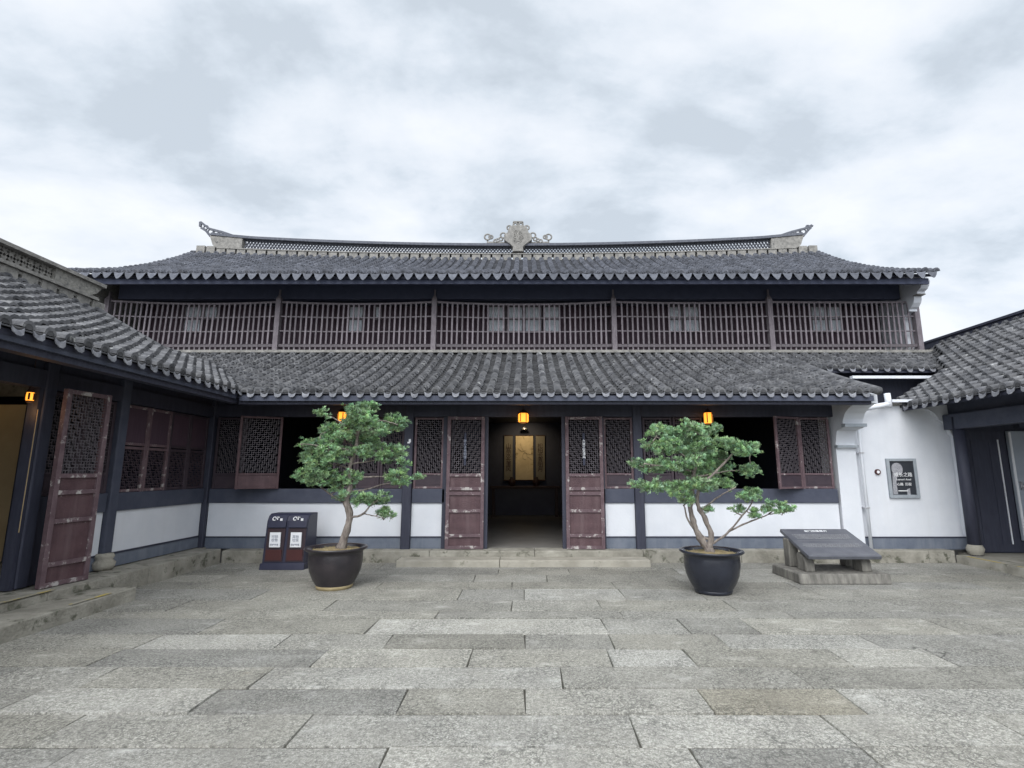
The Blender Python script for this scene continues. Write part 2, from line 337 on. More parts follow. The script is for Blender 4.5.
for (a, b), spec_ in rows.items():
    if spec_: br, tn = spec_
    else:
        br = []; x = -5.4 + random.uniform(.5, 1.8)
        while x < 7: br.append(x); x += random.uniform(1.1, 2.7)
        tn = [random.choice((.86, .92, .97, 1.0, 1.04, 1.1, 1.2)) for _ in range(len(br) + 1)]
    xs = [-5.45] + list(br) + [7.72]
    for i in range(len(xs) - 1):
        g_ = .004; x0, x1 = xs[i] + g_, xs[i + 1] - g_; y0, y1 = a + random.uniform(.006, .013), b - random.uniform(.006, .013)
        sk = random.uniform(-.010, .010)
        zc = [random.uniform(-.004, .004) for _ in range(4)]
        z0 = random.uniform(-.001, .004)
        t_ = tn[i] if isinstance(tn[i], tuple) else 1.02 + (tn[i] - 1) * 1.05
        if not isinstance(t_, tuple): wm = random.uniform(-.006, .028); t_ = (t_ * (1 + wm), t_ * (1 + wm * .5), t_ * (1 - wm))
        c = .003
        top = [(x0 + c, y0 + c, z0 + zc[0]), (x1 - c + sk, y0 + c, z0 + zc[1]), (x1 - c - sk, y1 - c, z0 + zc[2]), (x0 + c, y1 - c, z0 + zc[3])]
        bot = [(x0, y0, -.011), (x1 + sk, y0, -.011), (x1 - sk, y1, -.011), (x0, y1, -.011)]
        sl.add(top + bot, [(0, 1, 2, 3), (0, 4, 5, 1), (1, 5, 6, 2), (2, 6, 7, 3), (3, 7, 4, 0)], t_)
tag(sl.build('courtyard_paving', 'paving', fixn=False), kind='structure')

# stone terraces the buildings stand on
def stones(x0, x1, y0, y1, z0, z1, step, axis, m='stone'):
    mb = MB()
    if axis == 'x':
        x = x0
        while x < x1 - .05:
            e_ = min(x1, x + step * random.uniform(.8, 1.2)); 
            if x1 - e_ < .3: e_ = x1
            mb.box((x + .003, y0 + random.uniform(0, .012), z0), (e_ - .003, y1, z1 - random.uniform(0, .006))); x = e_
    else:
        y = y0
        while y < y1 - .05:
            e_ = min(y1, y + step * random.uniform(.8, 1.2))
            if y1 - e_ < .3: e_ = y1
            j = random.uniform(0, .012)
            mb.box((x0, y + .003, z0), (x1 - j, e_ - .003, z1 - random.uniform(0, .006))); y = e_
    return mb
tag(stones(-5.42, 7.68, 9.65, 10.06, -.02, .215, 1.7, 'x').build('terrace_kerb', 'stone', bevel=.012), kind='structure')
tag(MB().box((-5.9, 10.06, -.02), (13, 18, .205)).build('terrace_floor', 'floor_in'), kind='structure')
tag(stones(-5.86, -5.42, 1.0, 9.655, -.02, .25, 1.5, 'y').build('terrace_kerb', 'stone', bevel=.012), kind='structure')
tag(MB().box((-14, 1.0, -.02), (-5.86, 10.0, .235)).build('terrace_floor', 'stonetop'), kind='structure')
tag(stones(-5.42, -4.93, 1.0, 6.95, -.02, .165, 1.9, 'y').build('door_step', 'stone', bevel=.014), kind='structure')
tag(stones(-2.2, 2.15, 9.24, 9.65, -.02, .115, 2.2, 'x').build('door_step', 'stonetop', bevel=.014), kind='structure')
tag(MB().box((7.68, 2.0, -.02), (8.05, 9.65, .14)).build('terrace_kerb', 'stone', bevel=.012), kind='structure')
tag(MB().box((8.05, 2.0, -.02), (14, 10.06, .135)).build('terrace_floor', 'stonetop'), kind='structure')
tag(MB().box((-5.46, 4.6, .262), (-5.41, 6.3, .266)).box((-4.985, 6.0, .171), (-4.94, 6.55, .175)).build('kerb_marking', 'yellow'), kind='structure')
tag(MB().box((7.69, 5.0, .146), (7.735, 9.6, .150)).build('kerb_marking', 'yellow'), kind='structure')

# ------------------------------------------------------------------ tiled roofs
def roof_tiles(A, U, org, z_of, a0, a1, run, sp, e_len, keep=None, edge_dark=1.0, rj=.0):
    """A along the eave, U up the slope (unit 2D), org eave origin (2D); z_of(a, r) height; returns cover+pan tile mesh"""
    mb = MB(); Rr = sp * .30; nrow = int((a1 - a0) / sp); sp = (a1 - a0) / nrow
    def P(a, r, h): return (org[0] + A[0] * a + U[0] * r, org[1] + A[1] * a + U[1] * r, z_of(a, r) + h)
    nt_ = int(run / e_len); el = run / nt_
    for i in range(nrow + 1):
        ac = a0 + i * sp; tw = random.uniform(.88, 1.1); drift = 0
        for k in range(nt_):
            r0 = k * el; r1 = r0 + el * 1.12
            x_, y_, _ = P(ac, r0 + el / 2, 0)
            if keep and not keep(x_, y_): continue
            drift = drift * .7 + random.uniform(-.007, .007); tn = tw * random.uniform(.74, 1.26)
            j = random.uniform(-.006, .012)
            angs = [math.pi * q / 5 for q in range(6)]
            lo = [P(ac + drift + Rr * math.cos(t), r0, .045 + j + Rr * 1.1 * math.sin(t)) for t in angs]
            li = [P(ac + drift + (Rr - .024) * math.cos(t), r0, .035 + j + (Rr * 1.1 - .028) * math.sin(t)) for t in angs]
            hi = [P(ac + drift + Rr * .93 * math.cos(t), r1, .004 + Rr * .96 * math.sin(t)) for t in angs]
            mb.add(lo + li + hi, [(q, q + 1, q + 13, q + 12) for q in range(5)] + [(q + 6, q + 7, q + 1, q) for q in range(5)], tn)
            if k == 0:   # closed round cap at the eave
                mb.add([P(ac + drift, r0 + .002, .03)] + [P(ac + drift + Rr * math.cos(t), r0 + .002, .04 + Rr * 1.1 * math.sin(t)) for t in angs], [(0, q + 1, q + 2) for q in range(5)], tn * .55)
            if i < nrow:
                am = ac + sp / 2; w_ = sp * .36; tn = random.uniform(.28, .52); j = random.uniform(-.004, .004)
                f = [-1, -.5, 0, .5, 1]
                lo = [P(am + w_ * q, r0, .018 + j + .032 * q * q) for q in f]
                ld = [P(am + w_ * q, r0 + .002, -.006 + j + .032 * q * q) for q in f]
                hi = [P(am + w_ * q, r1, .002 + .032 * q * q) for q in f]
                mb.add(lo + ld + hi, [(q, q + 1, q + 11, q + 10) for q in range(4)] + [(q + 5, q + 6, q + 1, q) for q in range(4)], tn)
    return mb, sp, nrow
def drips(A, U, org, z_of, a0, sp, n, depth, wide, shape='crescent', keep=None, phase=.5):
    mb = MB(); first = last = None
    def P(a, r, h): return (org[0] + A[0] * a + U[0] * r, org[1] + A[1] * a + U[1] * r, z_of(a, r) + h)
    for i in range(n + 1):
        am = a0 + (i + phase) * sp + random.uniform(-.008, .008); tn = random.uniform(.75, 1.2)
        p = P(am, 0, 0)
        if keep and not keep(p[0], p[1]): continue
        dd = depth * random.uniform(.85, 1.1); h0 = random.uniform(-.006, .006)
        if shape == 'crescent': q = [(-wide, .035), (-wide * .55, .012), (0, .0), (wide * .55, .012), (wide, .035), (wide * .8, -dd * .55), (wide * .35, -dd), (-wide * .35, -dd), (-wide * .8, -dd * .55)]
        else: q = [(-wide, .035), (-wide * .5, .02), (0, .012), (wide * .5, .02), (wide, .035), (wide * .72, -dd * .35), (wide * .30, -dd * .85), (0, -dd), (-wide * .30, -dd * .85), (-wide * .72, -dd * .35)]
        m_ = len(q)
        mb.add([P(am + a, -.012 + .25 * h, h + h0) for a, h in q] + [P(am + a, .006 + .25 * h, h + h0) for a, h in q],
               [tuple(range(m_)), tuple(reversed(range(m_, 2 * m_)))] + [(k, k + m_, (k + 1) % m_ + m_, (k + 1) % m_) for k in range(m_)], tn)
        first = am if first is None else first; last = am
    if first is not None:
        for k in range(24): mb.bar(P(first + (last - first) * k / 24, .012, .012), P(first + (last - first) * (k + 1) / 24, .012, .012), .02, .012, tone=.5)
    return mb
def deck(A, U, org, z_of, a0, a1, run, thick=.05, down=.015, inset=.05, na=24, nr=8, keep=None):
    mb = MB()
    def P(a, r, h): return (org[0] + A[0] * a + U[0] * r, org[1] + A[1] * a + U[1] * r, z_of(a, r) + h)
    for i in range(na):
        for k in range(nr):
            aa, ab = a0 + (a1 - a0) * i / na, a0 + (a1 - a0) * (i + 1) / na
            ra, rb = inset + (run - inset) * k / nr, inset + (run - inset) * (k + 1) / nr
            c = P((aa + ab) / 2, (ra + rb) / 2, 0)
            if keep and not keep(c[0], c[1]): continue
            mb.add([P(aa, ra, -down), P(ab, ra, -down), P(ab, rb, -down), P(aa, rb, -down), P(aa, ra, -down - thick), P(ab, ra, -down - thick), P(ab, rb, -down - thick), P(aa, rb, -down - thick)],
                   [(0, 1, 2, 3), (7, 6, 5, 4), (0, 4, 5, 1), (1, 5, 6, 2), (2, 6, 7, 3), (3, 7, 4, 0)])
    return mb

# ------------------------------------------------------------------ lattice, leaves
def lattice_mb(w_, h_, cell=.045, t=.011, x0=0, z0=0, y=0):
    mb = MB(); nx = max(3, round(w_ / cell)); nz = max(3, round(h_ / cell)); cx, cz = w_ / nx, h_ / nz
    cmx, cmz = nx / 2, nz / 2
    def on_v(i, j):
        if i == nx // 2 and abs(j + .5 - cmz) < 2: return False
        return (i * 2 + j) % 5 != 0
    def on_h(i, j): return (i + 3 * j) % 5 != 2
    for i in range(1, nx):
        j = 0
        while j < nz:
            if on_v(i, j):
                k = j
                while k < nz and on_v(i, k): k += 1
                mb.box((x0 + i * cx - t / 2, y - t / 2, z0 + j * cz), (x0 + i * cx + t / 2, y + t / 2, z0 + k * cz)); j = k
            else: j += 1
    for j in range(1, nz):
        i = 0
        while i < nx:
            if on_h(i, j):
                k = i
                while k < nx and on_h(k, j): k += 1
                mb.box((x0 + i * cx, y - t / 2 + .001, z0 + j * cz - t / 2), (x0 + k * cx, y + t / 2 - .001, z0 + j * cz + t / 2)); i = k
            else: i += 1
    return mb
_cache = {}
def leaf(name, parent, wloc, rotz, w_, h_, rails, kinds, mats=('maroon', 'maroon_rail', 'lattice'), st=.055, label=None, hinge=0, cell=.037):
    """a framed leaf in its own frame (x across, z up, hinge at x=0). rails: z of rail centres; kinds between them: 'l' lattice, 'p' panel"""
    key = (name, w_, h_, tuple(rails), kinds, mats, st, cell)
    if key not in _cache:
        fr = MB(); th = .045 if h_ < 2 else .07
        fr.box((0, -th / 2, 0), (st, th / 2, h_)).box((w_ - st, -th / 2, 0), (w_, th / 2, h_))
        rl = MB()
        zs = [st * .5] + list(rails) + [h_ - st * .5]
        subs = []
        for z in zs:
            q_ = fr if h_ < 2 else MB()
            q_.box((st, -th / 2 + .003, z - st * .42), (w_ - st, th / 2 - .003, z + st * .42))
            if h_ > 2: subs.append(('rail', q_.mesh('rail', 'worn_rail')))
        for k, kd in enumerate(kinds):
            za, zb = zs[k] + st * .42, zs[k + 1] - st * .42
            if kd == 'l': subs.append(('lattice', lattice_mb(w_ - 2 * st, zb - za, cell, x0=st, z0=za).mesh('lattice', mats[2])))
            elif kd == 'p':
                pm = MB().box((st, -.008, za), (w_ - st, .006, zb)); i_ = .035
                if zb - za > .16 and h_ < 2: pm.box((st + i_, -.014, za + i_), (w_ - st - i_, -.008, zb - i_))
                subs.append(('panel', pm.mesh('panel', mats[0])))
            elif kd == 'g': subs.append(('pane', MB().box((st, -.004, za), (w_ - st, .004, zb)).mesh('pane', 'upwall')))
        _cache[key] = (fr.mesh(name, mats[1]), subs)
    me, subs = _cache[key]
    o = bpy.data.objects.new(name, me); col.objects.link(o); o.parent = parent; o.location = Vector(wloc) - wl(parent); o.rotation_euler = (0, 0, R(rotz))
    if label: o['label'] = label
    b = o.modifiers.new('bevel', 'BEVEL'); b.width = .004; b.segments = 1; b.limit_method = 'ANGLE'
    for n_, m_ in subs:
        c = bpy.data.objects.new(n_, m_); col.objects.link(c); c.parent = o
    return o

# ================================================================== MAIN HALL
hall = empty('two_storey_hall', (-.3, 10, 0), 'two storey timber hall with grey tiled roofs and a railed upper gallery across the courtyard', 'hall')
def part(name, mb, m, **k): return mb.build(name, m, hall, **k)
FY = 9.95
colsx = [-5.98, -2.2, 2.13]
for x in colsx:
    part('column', MB().box((x - .085, FY - .10, .20), (x + .085, FY + .10, 2.95)), 'dark', bevel=.015)
def bay(x0, x1):
    part('base_board', MB().box((x0, FY - .03, .212), (x1, FY + .05, .405)), 'slate')
    part('sill_strip', MB().box((x0, FY - .04, .405), (x1, FY + .05, .430)), 'dark')
    part('white_panel', MB().box((x0, FY - .02, .430), (x1, FY + .045, 1.03)), 'white')
    part('sill_beam', MB().box((x0, FY - .05, 1.03), (x1, FY + .05, 1.29)), 'beam', bevel=.008)
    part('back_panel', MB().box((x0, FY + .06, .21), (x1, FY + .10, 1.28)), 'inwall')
bay(-5.89, -2.29); bay(-2.11, -1.5); bay(1.45, 2.04); bay(2.22, 5.84)
part('lintel_beam', MB().box((-6.0, FY - .07, 2.64), (6.0, FY + .08, 2.86)), 'dark', bevel=.01)
part('upper_boarding', MB().box((-6.0, FY - .02, 2.86), (6.0, FY + .06, 3.22)), 'dark')
part('eave_beam', MB().box((-5.0, 9.0, 2.76), (6.05, 9.12, 2.88)), 'dark', bevel=.01)
for x in (-1.5, -.74, .74, 1.45):
    part('door_post', MB().box((x - .045, FY - .05, .21), (x + .045, FY + .05, 2.64)), 'dark')
# window leaves
WR = (.27,)
def win(x, rot=0, w_=.58, y=None, mats=('maroon_dk', 'maroon_rail', 'lattice'), label=None):
    return leaf('window_leaf', hall, (x, FY - .01 if y is None else y, 1.29), rot, w_, 1.34, WR, 'pl', mats, .045, label)
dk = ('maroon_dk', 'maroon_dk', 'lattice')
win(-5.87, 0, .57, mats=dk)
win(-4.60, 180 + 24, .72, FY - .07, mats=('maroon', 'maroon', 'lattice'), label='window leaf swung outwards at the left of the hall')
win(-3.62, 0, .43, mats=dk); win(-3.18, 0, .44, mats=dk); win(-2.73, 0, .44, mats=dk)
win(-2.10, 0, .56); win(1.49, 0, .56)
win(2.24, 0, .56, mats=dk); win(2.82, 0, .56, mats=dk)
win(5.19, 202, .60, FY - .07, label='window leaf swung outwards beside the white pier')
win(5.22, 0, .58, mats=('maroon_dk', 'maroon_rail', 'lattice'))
# door leaves swung right round on to the wall
DR = (.38, .43 + .33, .98, 1.15, 1.30)
DR = (.30, .62, .93, 1.12, 1.19)
DR = (.27, .70, .98, 1.07, 1.28)
def door(x, rot, label): return leaf('door_leaf', hall, (x, FY - .10, .215), rot, .70, 2.42, (.24, .68, .99, 1.08, 1.33), 'pppppl', label=label, st=.065)
a_ = door(-.76, 180 + 3, 'maroon door leaf folded back left of the doorway'); b_ = leaf('door_leaf', hall, (.76 + .0, FY - .10, .215), -3, .70, 2.42, (.24, .68, .99, 1.08, 1.33), 'pppppl', label='maroon door leaf folded back right of the doorway', st=.065)
# notices hung on the door lattices
for x, tx in ((-1.12, '静心读书明理'), (1.10, '大雅之堂清风')):
    p = part('name_strip', MB().box((x - .02, FY - .165, 1.72), (x + .02, FY - .155, 2.32)), 'inwall')
    text('lettering', '\n'.join(tx), 'letter' if x > 0 else 'ink', p, (x, FY - .168, 2.02), .06, line=1.0)
part('door_plate', MB().box((-2.19, FY - .115, 2.18 - .03), (-2.15, FY - .10, 2.18 + .03)).box((-2.215, FY - .111, 2.13), (-2.165, FY - .10, 2.16)), 'plate')

# interior: a deep dark room with a lit end
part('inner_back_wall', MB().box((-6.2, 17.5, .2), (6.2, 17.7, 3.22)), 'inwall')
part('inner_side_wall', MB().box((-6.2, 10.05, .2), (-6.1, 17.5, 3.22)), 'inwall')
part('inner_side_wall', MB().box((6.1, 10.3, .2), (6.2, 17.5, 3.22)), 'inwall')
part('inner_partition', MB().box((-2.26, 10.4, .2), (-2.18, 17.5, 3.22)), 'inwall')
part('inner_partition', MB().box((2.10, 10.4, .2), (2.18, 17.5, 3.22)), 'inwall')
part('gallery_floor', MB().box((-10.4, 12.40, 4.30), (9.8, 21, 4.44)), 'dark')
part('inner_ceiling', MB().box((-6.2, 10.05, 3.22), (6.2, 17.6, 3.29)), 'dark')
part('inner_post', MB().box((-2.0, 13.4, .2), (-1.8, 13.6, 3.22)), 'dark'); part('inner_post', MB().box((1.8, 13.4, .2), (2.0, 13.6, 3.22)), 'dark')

# lower roof
def prof(t, rise, a=.80): return rise * (a * t + (1 - a) * t * t)
LZ, LRUN, LRISE = 2.93, 3.55, 1.53
def zlow(a, r): return LZ + prof(max(r, 0) / LRUN, LRISE) + (0 if r > 0 else r * .35)
keepL = lambda x, y: (y > 8.9 + (-4.93 - x) * .95 - .12) and x < 6.14
mb, sp_, n_ = roof_tiles((1, 0), (0, 1), (0, 8.9), zlow, -9.6, 6.02, LRUN, .235, .15, keepL)
part('lower_roof', mb, 'tile', fixn=False)
part('eave_drip_tiles', drips((1, 0), (0, 1), (0, 8.9), zlow, -9.6, sp_, n_ - 1, .05, .066, 'crescent', lambda x, y: x > -4.95), 'lime')
part('roof_deck', deck((1, 0), (0, 1), (0, 8.9), zlow, -9.6, 6.02, LRUN, .06, .02, .06, 40, 6, keepL), 'dark')
part('eave_fascia', MB().box((-4.95, 8.93, 2.815), (6.05, 8.97, 2.905)), 'beam')
part('end_verge', MB().tube([(6.10, 8.86 + r, zlow(0, r) + .05) for r in (0, .5, 1, 1.5, 2, 2.5)], [.075] * 6, 8), 'tile', smooth=True)
# skirt roof beyond the white pier
SY = 11.05; SRUN = 1.4; SZ = zlow(0, SY - 8.9)
def zsk(a, r): return SZ + (zlow(0, SY - 8.9 + max(r, 0)) - SZ)
mb, sp2, n2_ = roof_tiles((1, 0), (0, 1), (0, SY), zsk, 6.22, 10.2, SRUN, .235, .15)
part('skirt_roof', mb, 'tile', fixn=False)
part('eave_drip_tiles', drips((1, 0), (0, 1), (0, SY), zsk, 6.22, sp2, n2_ - 1, .05, .066, 'crescent'), 'lime')
part('roof_deck', deck((1, 0), (0, 1), (0, SY), zsk, 6.0, 10.25, SRUN, .06, .02, .05, 6, 3), 'dark')
part('side_wall', MB().box((6.2, 11.6, .2), (9.8, 11.75, 3.9)), 'dark')
part('verge_block', MB().box((9.92, 11.2, 3.75), (10.06, 12.4, 4.48)), 'dark')
part('gallery_edge', MB().box((-9.9, 12.26, 4.445), (9.95, 12.44, 4.515)), 'ridge', bevel=.008)

# gallery railing
posts = [-10.42, -6.15, -2.26, 2.21, 6.10, 9.74]
RY = 12.5
for x in posts:
    hgt = 6.08 if x not in (9.74, -10.42) else 6.02
    pm = MB().box((x - .06, RY - .07, 4.50), (x + .06, RY + .07, 5.86), .9)
    pm.add([(x - .06, RY - .07, 5.86), (x + .06, RY - .07, 5.86), (x + .06, RY + .07, 5.86), (x - .06, RY + .07, 5.86), (x - .022, RY - .022, 5.97), (x + .022, RY - .022, 5.97), (x + .022, RY + .022, 5.97), (x - .022, RY + .022, 5.97)],
           [(0, 1, 5, 4), (1, 2, 6, 5), (2, 3, 7, 6), (3, 0, 4, 7), (4, 5, 6, 7)], .9)
    pm.box((x - .02, RY - .02, 5.97), (x + .02, RY + .02, hgt + .04), .9)
    part('gallery_post', pm, 'rail')
for i in range(5):
    x0, x1 = posts[i] + .07, posts[i + 1] - .07; L = x1 - x0
    sag = [.05, .045, .055, .03, .02][i]; lean = [.04, .02, .03, -.01, -.03][i]
    def sg(x): u = (x - x0) / L; return -sag * 4 * u * (1 - u) + (.03 if i == 0 else 0) * (1 - u)
    N = 14
    for zc, hh, yy in ((5.79, .045, 0), (5.42, .026, 0), (5.045, .026, 0), (4.675, .07, 0)):
        f_ = (zc - 4.5) / 1.3; rb = MB()
        for k in range(N):
            xa, xb = x0 + L * k / N, x0 + L * (k + 1) / N
            ya, yb = [RY + lean * f_ * 4 * ((q - x0) / L) * (1 - (q - x0) / L) for q in (xa, xb)]
            rb.bar((xa, ya, zc + sg(xa) * f_), (xb, yb, zc + sg(xb) * f_), .05, hh, tone=random.uniform(.85, 1.05) if hh < .06 else .62)
        part('gallery_rail', rb, 'rail')
    n = round(L / .128); sb = MB()
    for k in range(1, n):
        x = x0 + L * k / n + random.uniform(-.006, .006); tp = random.uniform(-.008, .008)
        u = (x - x0) / L; ly = RY + lean * 4 * u * (1 - u)
        sb.bar((x, RY - .028, 4.70), (x + tp, ly - .028, 5.77 + sg(x)), .040, .022, up=(0, 1, 0), tone=random.uniform(.75, 1.2))
        sb.bar((x, RY, 4.515), (x, RY, 4.65), .032, .022, up=(0, 1, 0), tone=random.uniform(.8, 1.2))
    o = part('gallery_slats', sb, 'rail')

# gallery back wall
GW = 13.5
part('upper_wall', MB().box((-10.3, GW, 4.44), (9.65, GW + .12, 6.74)), 'upwall')
part('upper_lintel', MB().box((-10.3, GW - .08, 6.02), (9.6, GW, 6.30)), 'beam')
pm = MB()
x = -10.1
while x < 9.8: pm.box((x - .02, GW - .03, 4.46), (x + .02, GW - .001, 6.02)); x += .56
part('wall_studs', pm, 'maroon_dk')
def upwin(x0, x1, rows_=((5.66, 5.97), (5.31, 5.61))):
    f = MB(); z0 = min(r[0] for r in rows_) - .04; z1 = max(r[1] for r in rows_) + .04
    f.box((x0 - .035, GW - .06, z0), (x0, GW - .032, z1)).box((x1, GW - .06, z0), (x1 + .035, GW - .032, z1))
    zs_ = sorted({z0 + .02, z1 - .02} | ({(rows_[0][0] + rows_[1][1]) / 2} if len(rows_) > 1 else set()))
    for z in zs_: f.box((x0, GW - .058, z - .02), (x1, GW - .034, z + .02))
    o = part('window', f, 'rail')
    for r in rows_: MB().box((x0, GW - .05, r[0]), (x1, GW - .04, r[1])).build('pane', 'paper', o)
for x0, x1 in ((-.96, -.56), (-.46, -.08), (.02, .42), (.52, .90)): upwin(x0, x1)
upwin(-9.1, -8.70); upwin(-8.58, -8.28, ((5.66, 5.97),))
upwin(-4.70, -4.36); upwin(-4.0, -3.88, ((5.66, 5.97),))
upwin(3.88, 4.18); upwin(4.26, 4.64)
upwin(7.70, 8.05); upwin(8.13, 8.46)

# upper roof
XC = -.64; HW = 10.24
UZ, URUN, URISE = 6.13, 4.7, 2.36
def zup(a, r):
    t = max(r, 0) / URUN; u = (a - XC) / HW
    return UZ + URISE * (.72 * t + .28 * t * t) + .24 * u * u * t * t + .05 * abs(u) ** 5 * (1 - t) + (r * .4 if r < 0 else 0)
mb, sp3, n3 = roof_tiles((1, 0), (0, 1), (0, 11.5), zup, -10.88, 9.60, URUN, .258, .17)
part('upper_roof', mb, 'tile_up', fixn=False)
part('eave_drip_tiles', drips((1, 0), (0, 1), (0, 11.5), zup, -10.88, sp3, n3 - 1, .135, .115, 'point'), 'drip')
part('roof_deck', deck((1, 0), (0, 1), (0, 11.5), zup, -10.8, 9.55, URUN, .07, .03, .10, 30, 6), 'dark')
part('eave_fascia', MB().box((-10.3, 11.66, 5.96), (9.5, 11.72, 6.10)), 'navy')
part('gallery_beam', MB().box((-10.3, 12.62, 5.92), (9.5, 12.76, 6.42)), 'navy')
# rear slope (never seen from the yard, closes the roof)
part('rear_roof', MB().add([(-10.88, 16.2, 8.5), (9.6, 16.2, 8.5), (9.6, 21.5, 6.1), (-10.88, 21.5, 6.1)], [(0, 1, 2, 3)]), 'tile_up', fixn=False)
part('rear_wall', MB().box((-10.4, 20.8, 0), (9.9, 21, 6.3)), 'white')

# ridge
RYY = 16.2
def rz(x): u = (x - XC) / HW; return 8.49 + .24 * u * u
rd = MB(); x = -10.78
blocks = MB()
while x < 9.5:
    e_ = x + .27
    if x < -10.2 or x > 8.95: h_ = .21
    else: h_ = .135
    z = rz((x + e_) / 2); blocks.box((x, RYY - .13, z - .1), (e_, RYY + .13, z + h_)); x += .335
ridge = part('ridge', blocks, 'ridge')
def rsub(name, mb, m='ridge', **k): return mb.build(name, m, ridge, **k)
cp = MB(); N = 60; xa, xb = -10.1, 8.9
for k in range(N):
    p, q = xa + (xb - xa) * k / N, xa + (xb - xa) * (k + 1) / N
    cp.bar((p, RYY, rz(p) + .15), (q, RYY, rz(q) + .15), .30, .03)
rsub('lower_coping', cp)
cp = MB()
def rtop(x):
    u = abs((x - XC) / HW); return rz(x) + .47 + .13 * u ** 2 + (0.06 * max(0, u - .82) / .18)
for k in range(N):
    p, q = -10.35 + (9.15 + 10.35) * k / N, -10.35 + (9.15 + 10.35) * (k + 1) / N
    cp.bar((p, RYY, rtop(p)), (q, RYY, rtop(q)), .30, .085)
rsub('upper_coping', cp, 'drip')
lt = MB(); x = -9.3
while x < 8.1:
    zl = rz(x) + .165; zh = rtop(x) - .04; hh = zh - zl
    for s_ in (1, -1):
        lt.bar((x, RYY, zl if s_ > 0 else zh), (x + .21, RYY, zh if s_ > 0 else zl), .05, .034)
    lt.bar((x + .105, RYY, zl), (x + .315, RYY, zh), .05, .03); lt.bar((x + .105, RYY, zh), (x + .315, RYY, zl), .05, .03)
    x += .21
rsub('openwork_band', lt, 'drip')
for s_, xi, xo, tip in ((-1, -9.3, -10.15, -10.84), (1, 8.1, 8.95, 9.58)):
    zi0, zi1 = rz(xi) + .165, rtop(xi) - .04; zo0, zo1 = rz(xo) + .165, rtop(xo) - .03
    bl = MB().prism([(xi, zi0), (xo, zo0), (xo + s_ * .12, zo0 + .10), (xo + s_ * .24, zo1), (xi, zi1)], 'y', RYY - .12, RYY + .12)
    rsub('ridge_end_block', bl, 'ridge')
    za, zt = rtop(xo) + .04, (9.82 if s_ < 0 else 9.70)
    fl = MB(); T_ = tip - s_ * .02
    # pierced rising fin: outline bars and curls
    A_ = (xo + s_ * .28, za - .05); B_ = (T_, zt); C_ = (xi + s_ * .35, rtop(xi + s_ * .35) + .05)
    pts = [C_, (xo - s_ * .1, za + .10), (xo + s_ * .35, za + .22), B_]
    for p, q in zip(pts, pts[1:]): fl.bar((p[0], RYY, p[1]), (q[0], RYY, q[1]), .07, .05, up=(0, 1, 0))
    for p, q in zip([A_, (xo + s_ * .45, za + .15), (T_ - s_ * .01, za + .30)], [(xo + s_ * .45, za + .15), (T_ - s_ * .04, za + .26), B_]): fl.bar((p[0], RYY, p[1]), (q[0], RYY, q[1]), .07, .06, up=(0, 1, 0))
    for cxx, czz, rr in ((xo + s_ * .30, za + .12, .085), (xo + s_ * .12, za + .08, .07), (xo - s_ * .05, za + .05, .055), (xo + s_ * .47, za + .27, .07), (xo - s_ * .2, za + .04, .045)):
        ring = [(cxx + rr * math.cos(t * math.pi / 5), RYY, czz + rr * math.sin(t * math.pi / 5)) for t in range(11)]
        fl.tube(ring, [.022] * 11, 6)
    rsub('ridge_finial', fl, 'drip')
# central crest
poly = [(-.39, 9.62), (-.07, 9.62), (.06, 9.56), (.12, 9.36), (.22, 9.30), (.23, 9.10), (.03, 8.95), (-.07, 8.85), (-.04, 8.70), (-.42, 8.70), (-.39, 8.85), (-.49, 8.95), (-.69, 9.10), (-.68, 9.30), (-.58, 9.36), (-.52, 9.56)]
cr_ = MB().prism(poly, 'y', RYY - .20, RYY + .14)
crest = rsub('crest', cr_, 'ridge', bevel=.02)
cu_ = MB()
def ringat(mb, x, z, r, t=.028, yo=-.03): mb.tube([(x + r * math.cos(k * math.pi / 6), RYY + yo, z + r * math.sin(k * math.pi / 6)) for k in range(13)], [t] * 13, 6)
for x, z, r in ((-.32, 9.70, .07), (-.14, 9.70, .07), (-.23, 9.76, .05), (-.52, 9.60, .075), (.06, 9.60, .075), (-.72, 9.33, .09), (.26, 9.33, .09), (-.80, 9.20, .06), (.34, 9.20, .06), (-1.24, 9.27, .10), (-1.13, 9.27, .06), (.78, 9.27, .10), (.67, 9.27, .06), (-.98, 9.13, .05), (.52, 9.13, .05), (-.90, 9.16, .05), (.43, 9.16, .05)): ringat(cu_, x, z, r)
cu_.bar((-.39, RYY, 9.81), (-.07, RYY, 9.81), .10, .04).bar((-1.25, RYY, 9.09), (-.6, RYY, 9.07), .06, .05).bar((.14, RYY, 9.07), (.79, RYY, 9.09), .06, .05)
cu_.bar((-.38, RYY, 9.60), (-.38, RYY, 9.82), .06, .03, up=(0, 1, 0)).bar((-.08, RYY, 9.60), (-.08, RYY, 9.82), .06, .03, up=(0, 1, 0)).bar((-1.24, RYY, 9.05), (-1.24, RYY, 9.2), .05, .05, up=(0, 1, 0)).bar((.78, RYY, 9.05), (.78, RYY, 9.2), .05, .05, up=(0, 1, 0))
rsub('crest_scrolls', cu_, 'ridge', smooth=False)
rel = MB()
for k in range(26):
    a = random.uniform(0, 6.28); q = random.uniform(0, .17); ringat(rel, -.23 + q * math.cos(a), 9.2 + q * math.sin(a) * 1.2, random.uniform(.02, .05), .014, -.205)
rsub('crest_relief', rel, 'ridge')

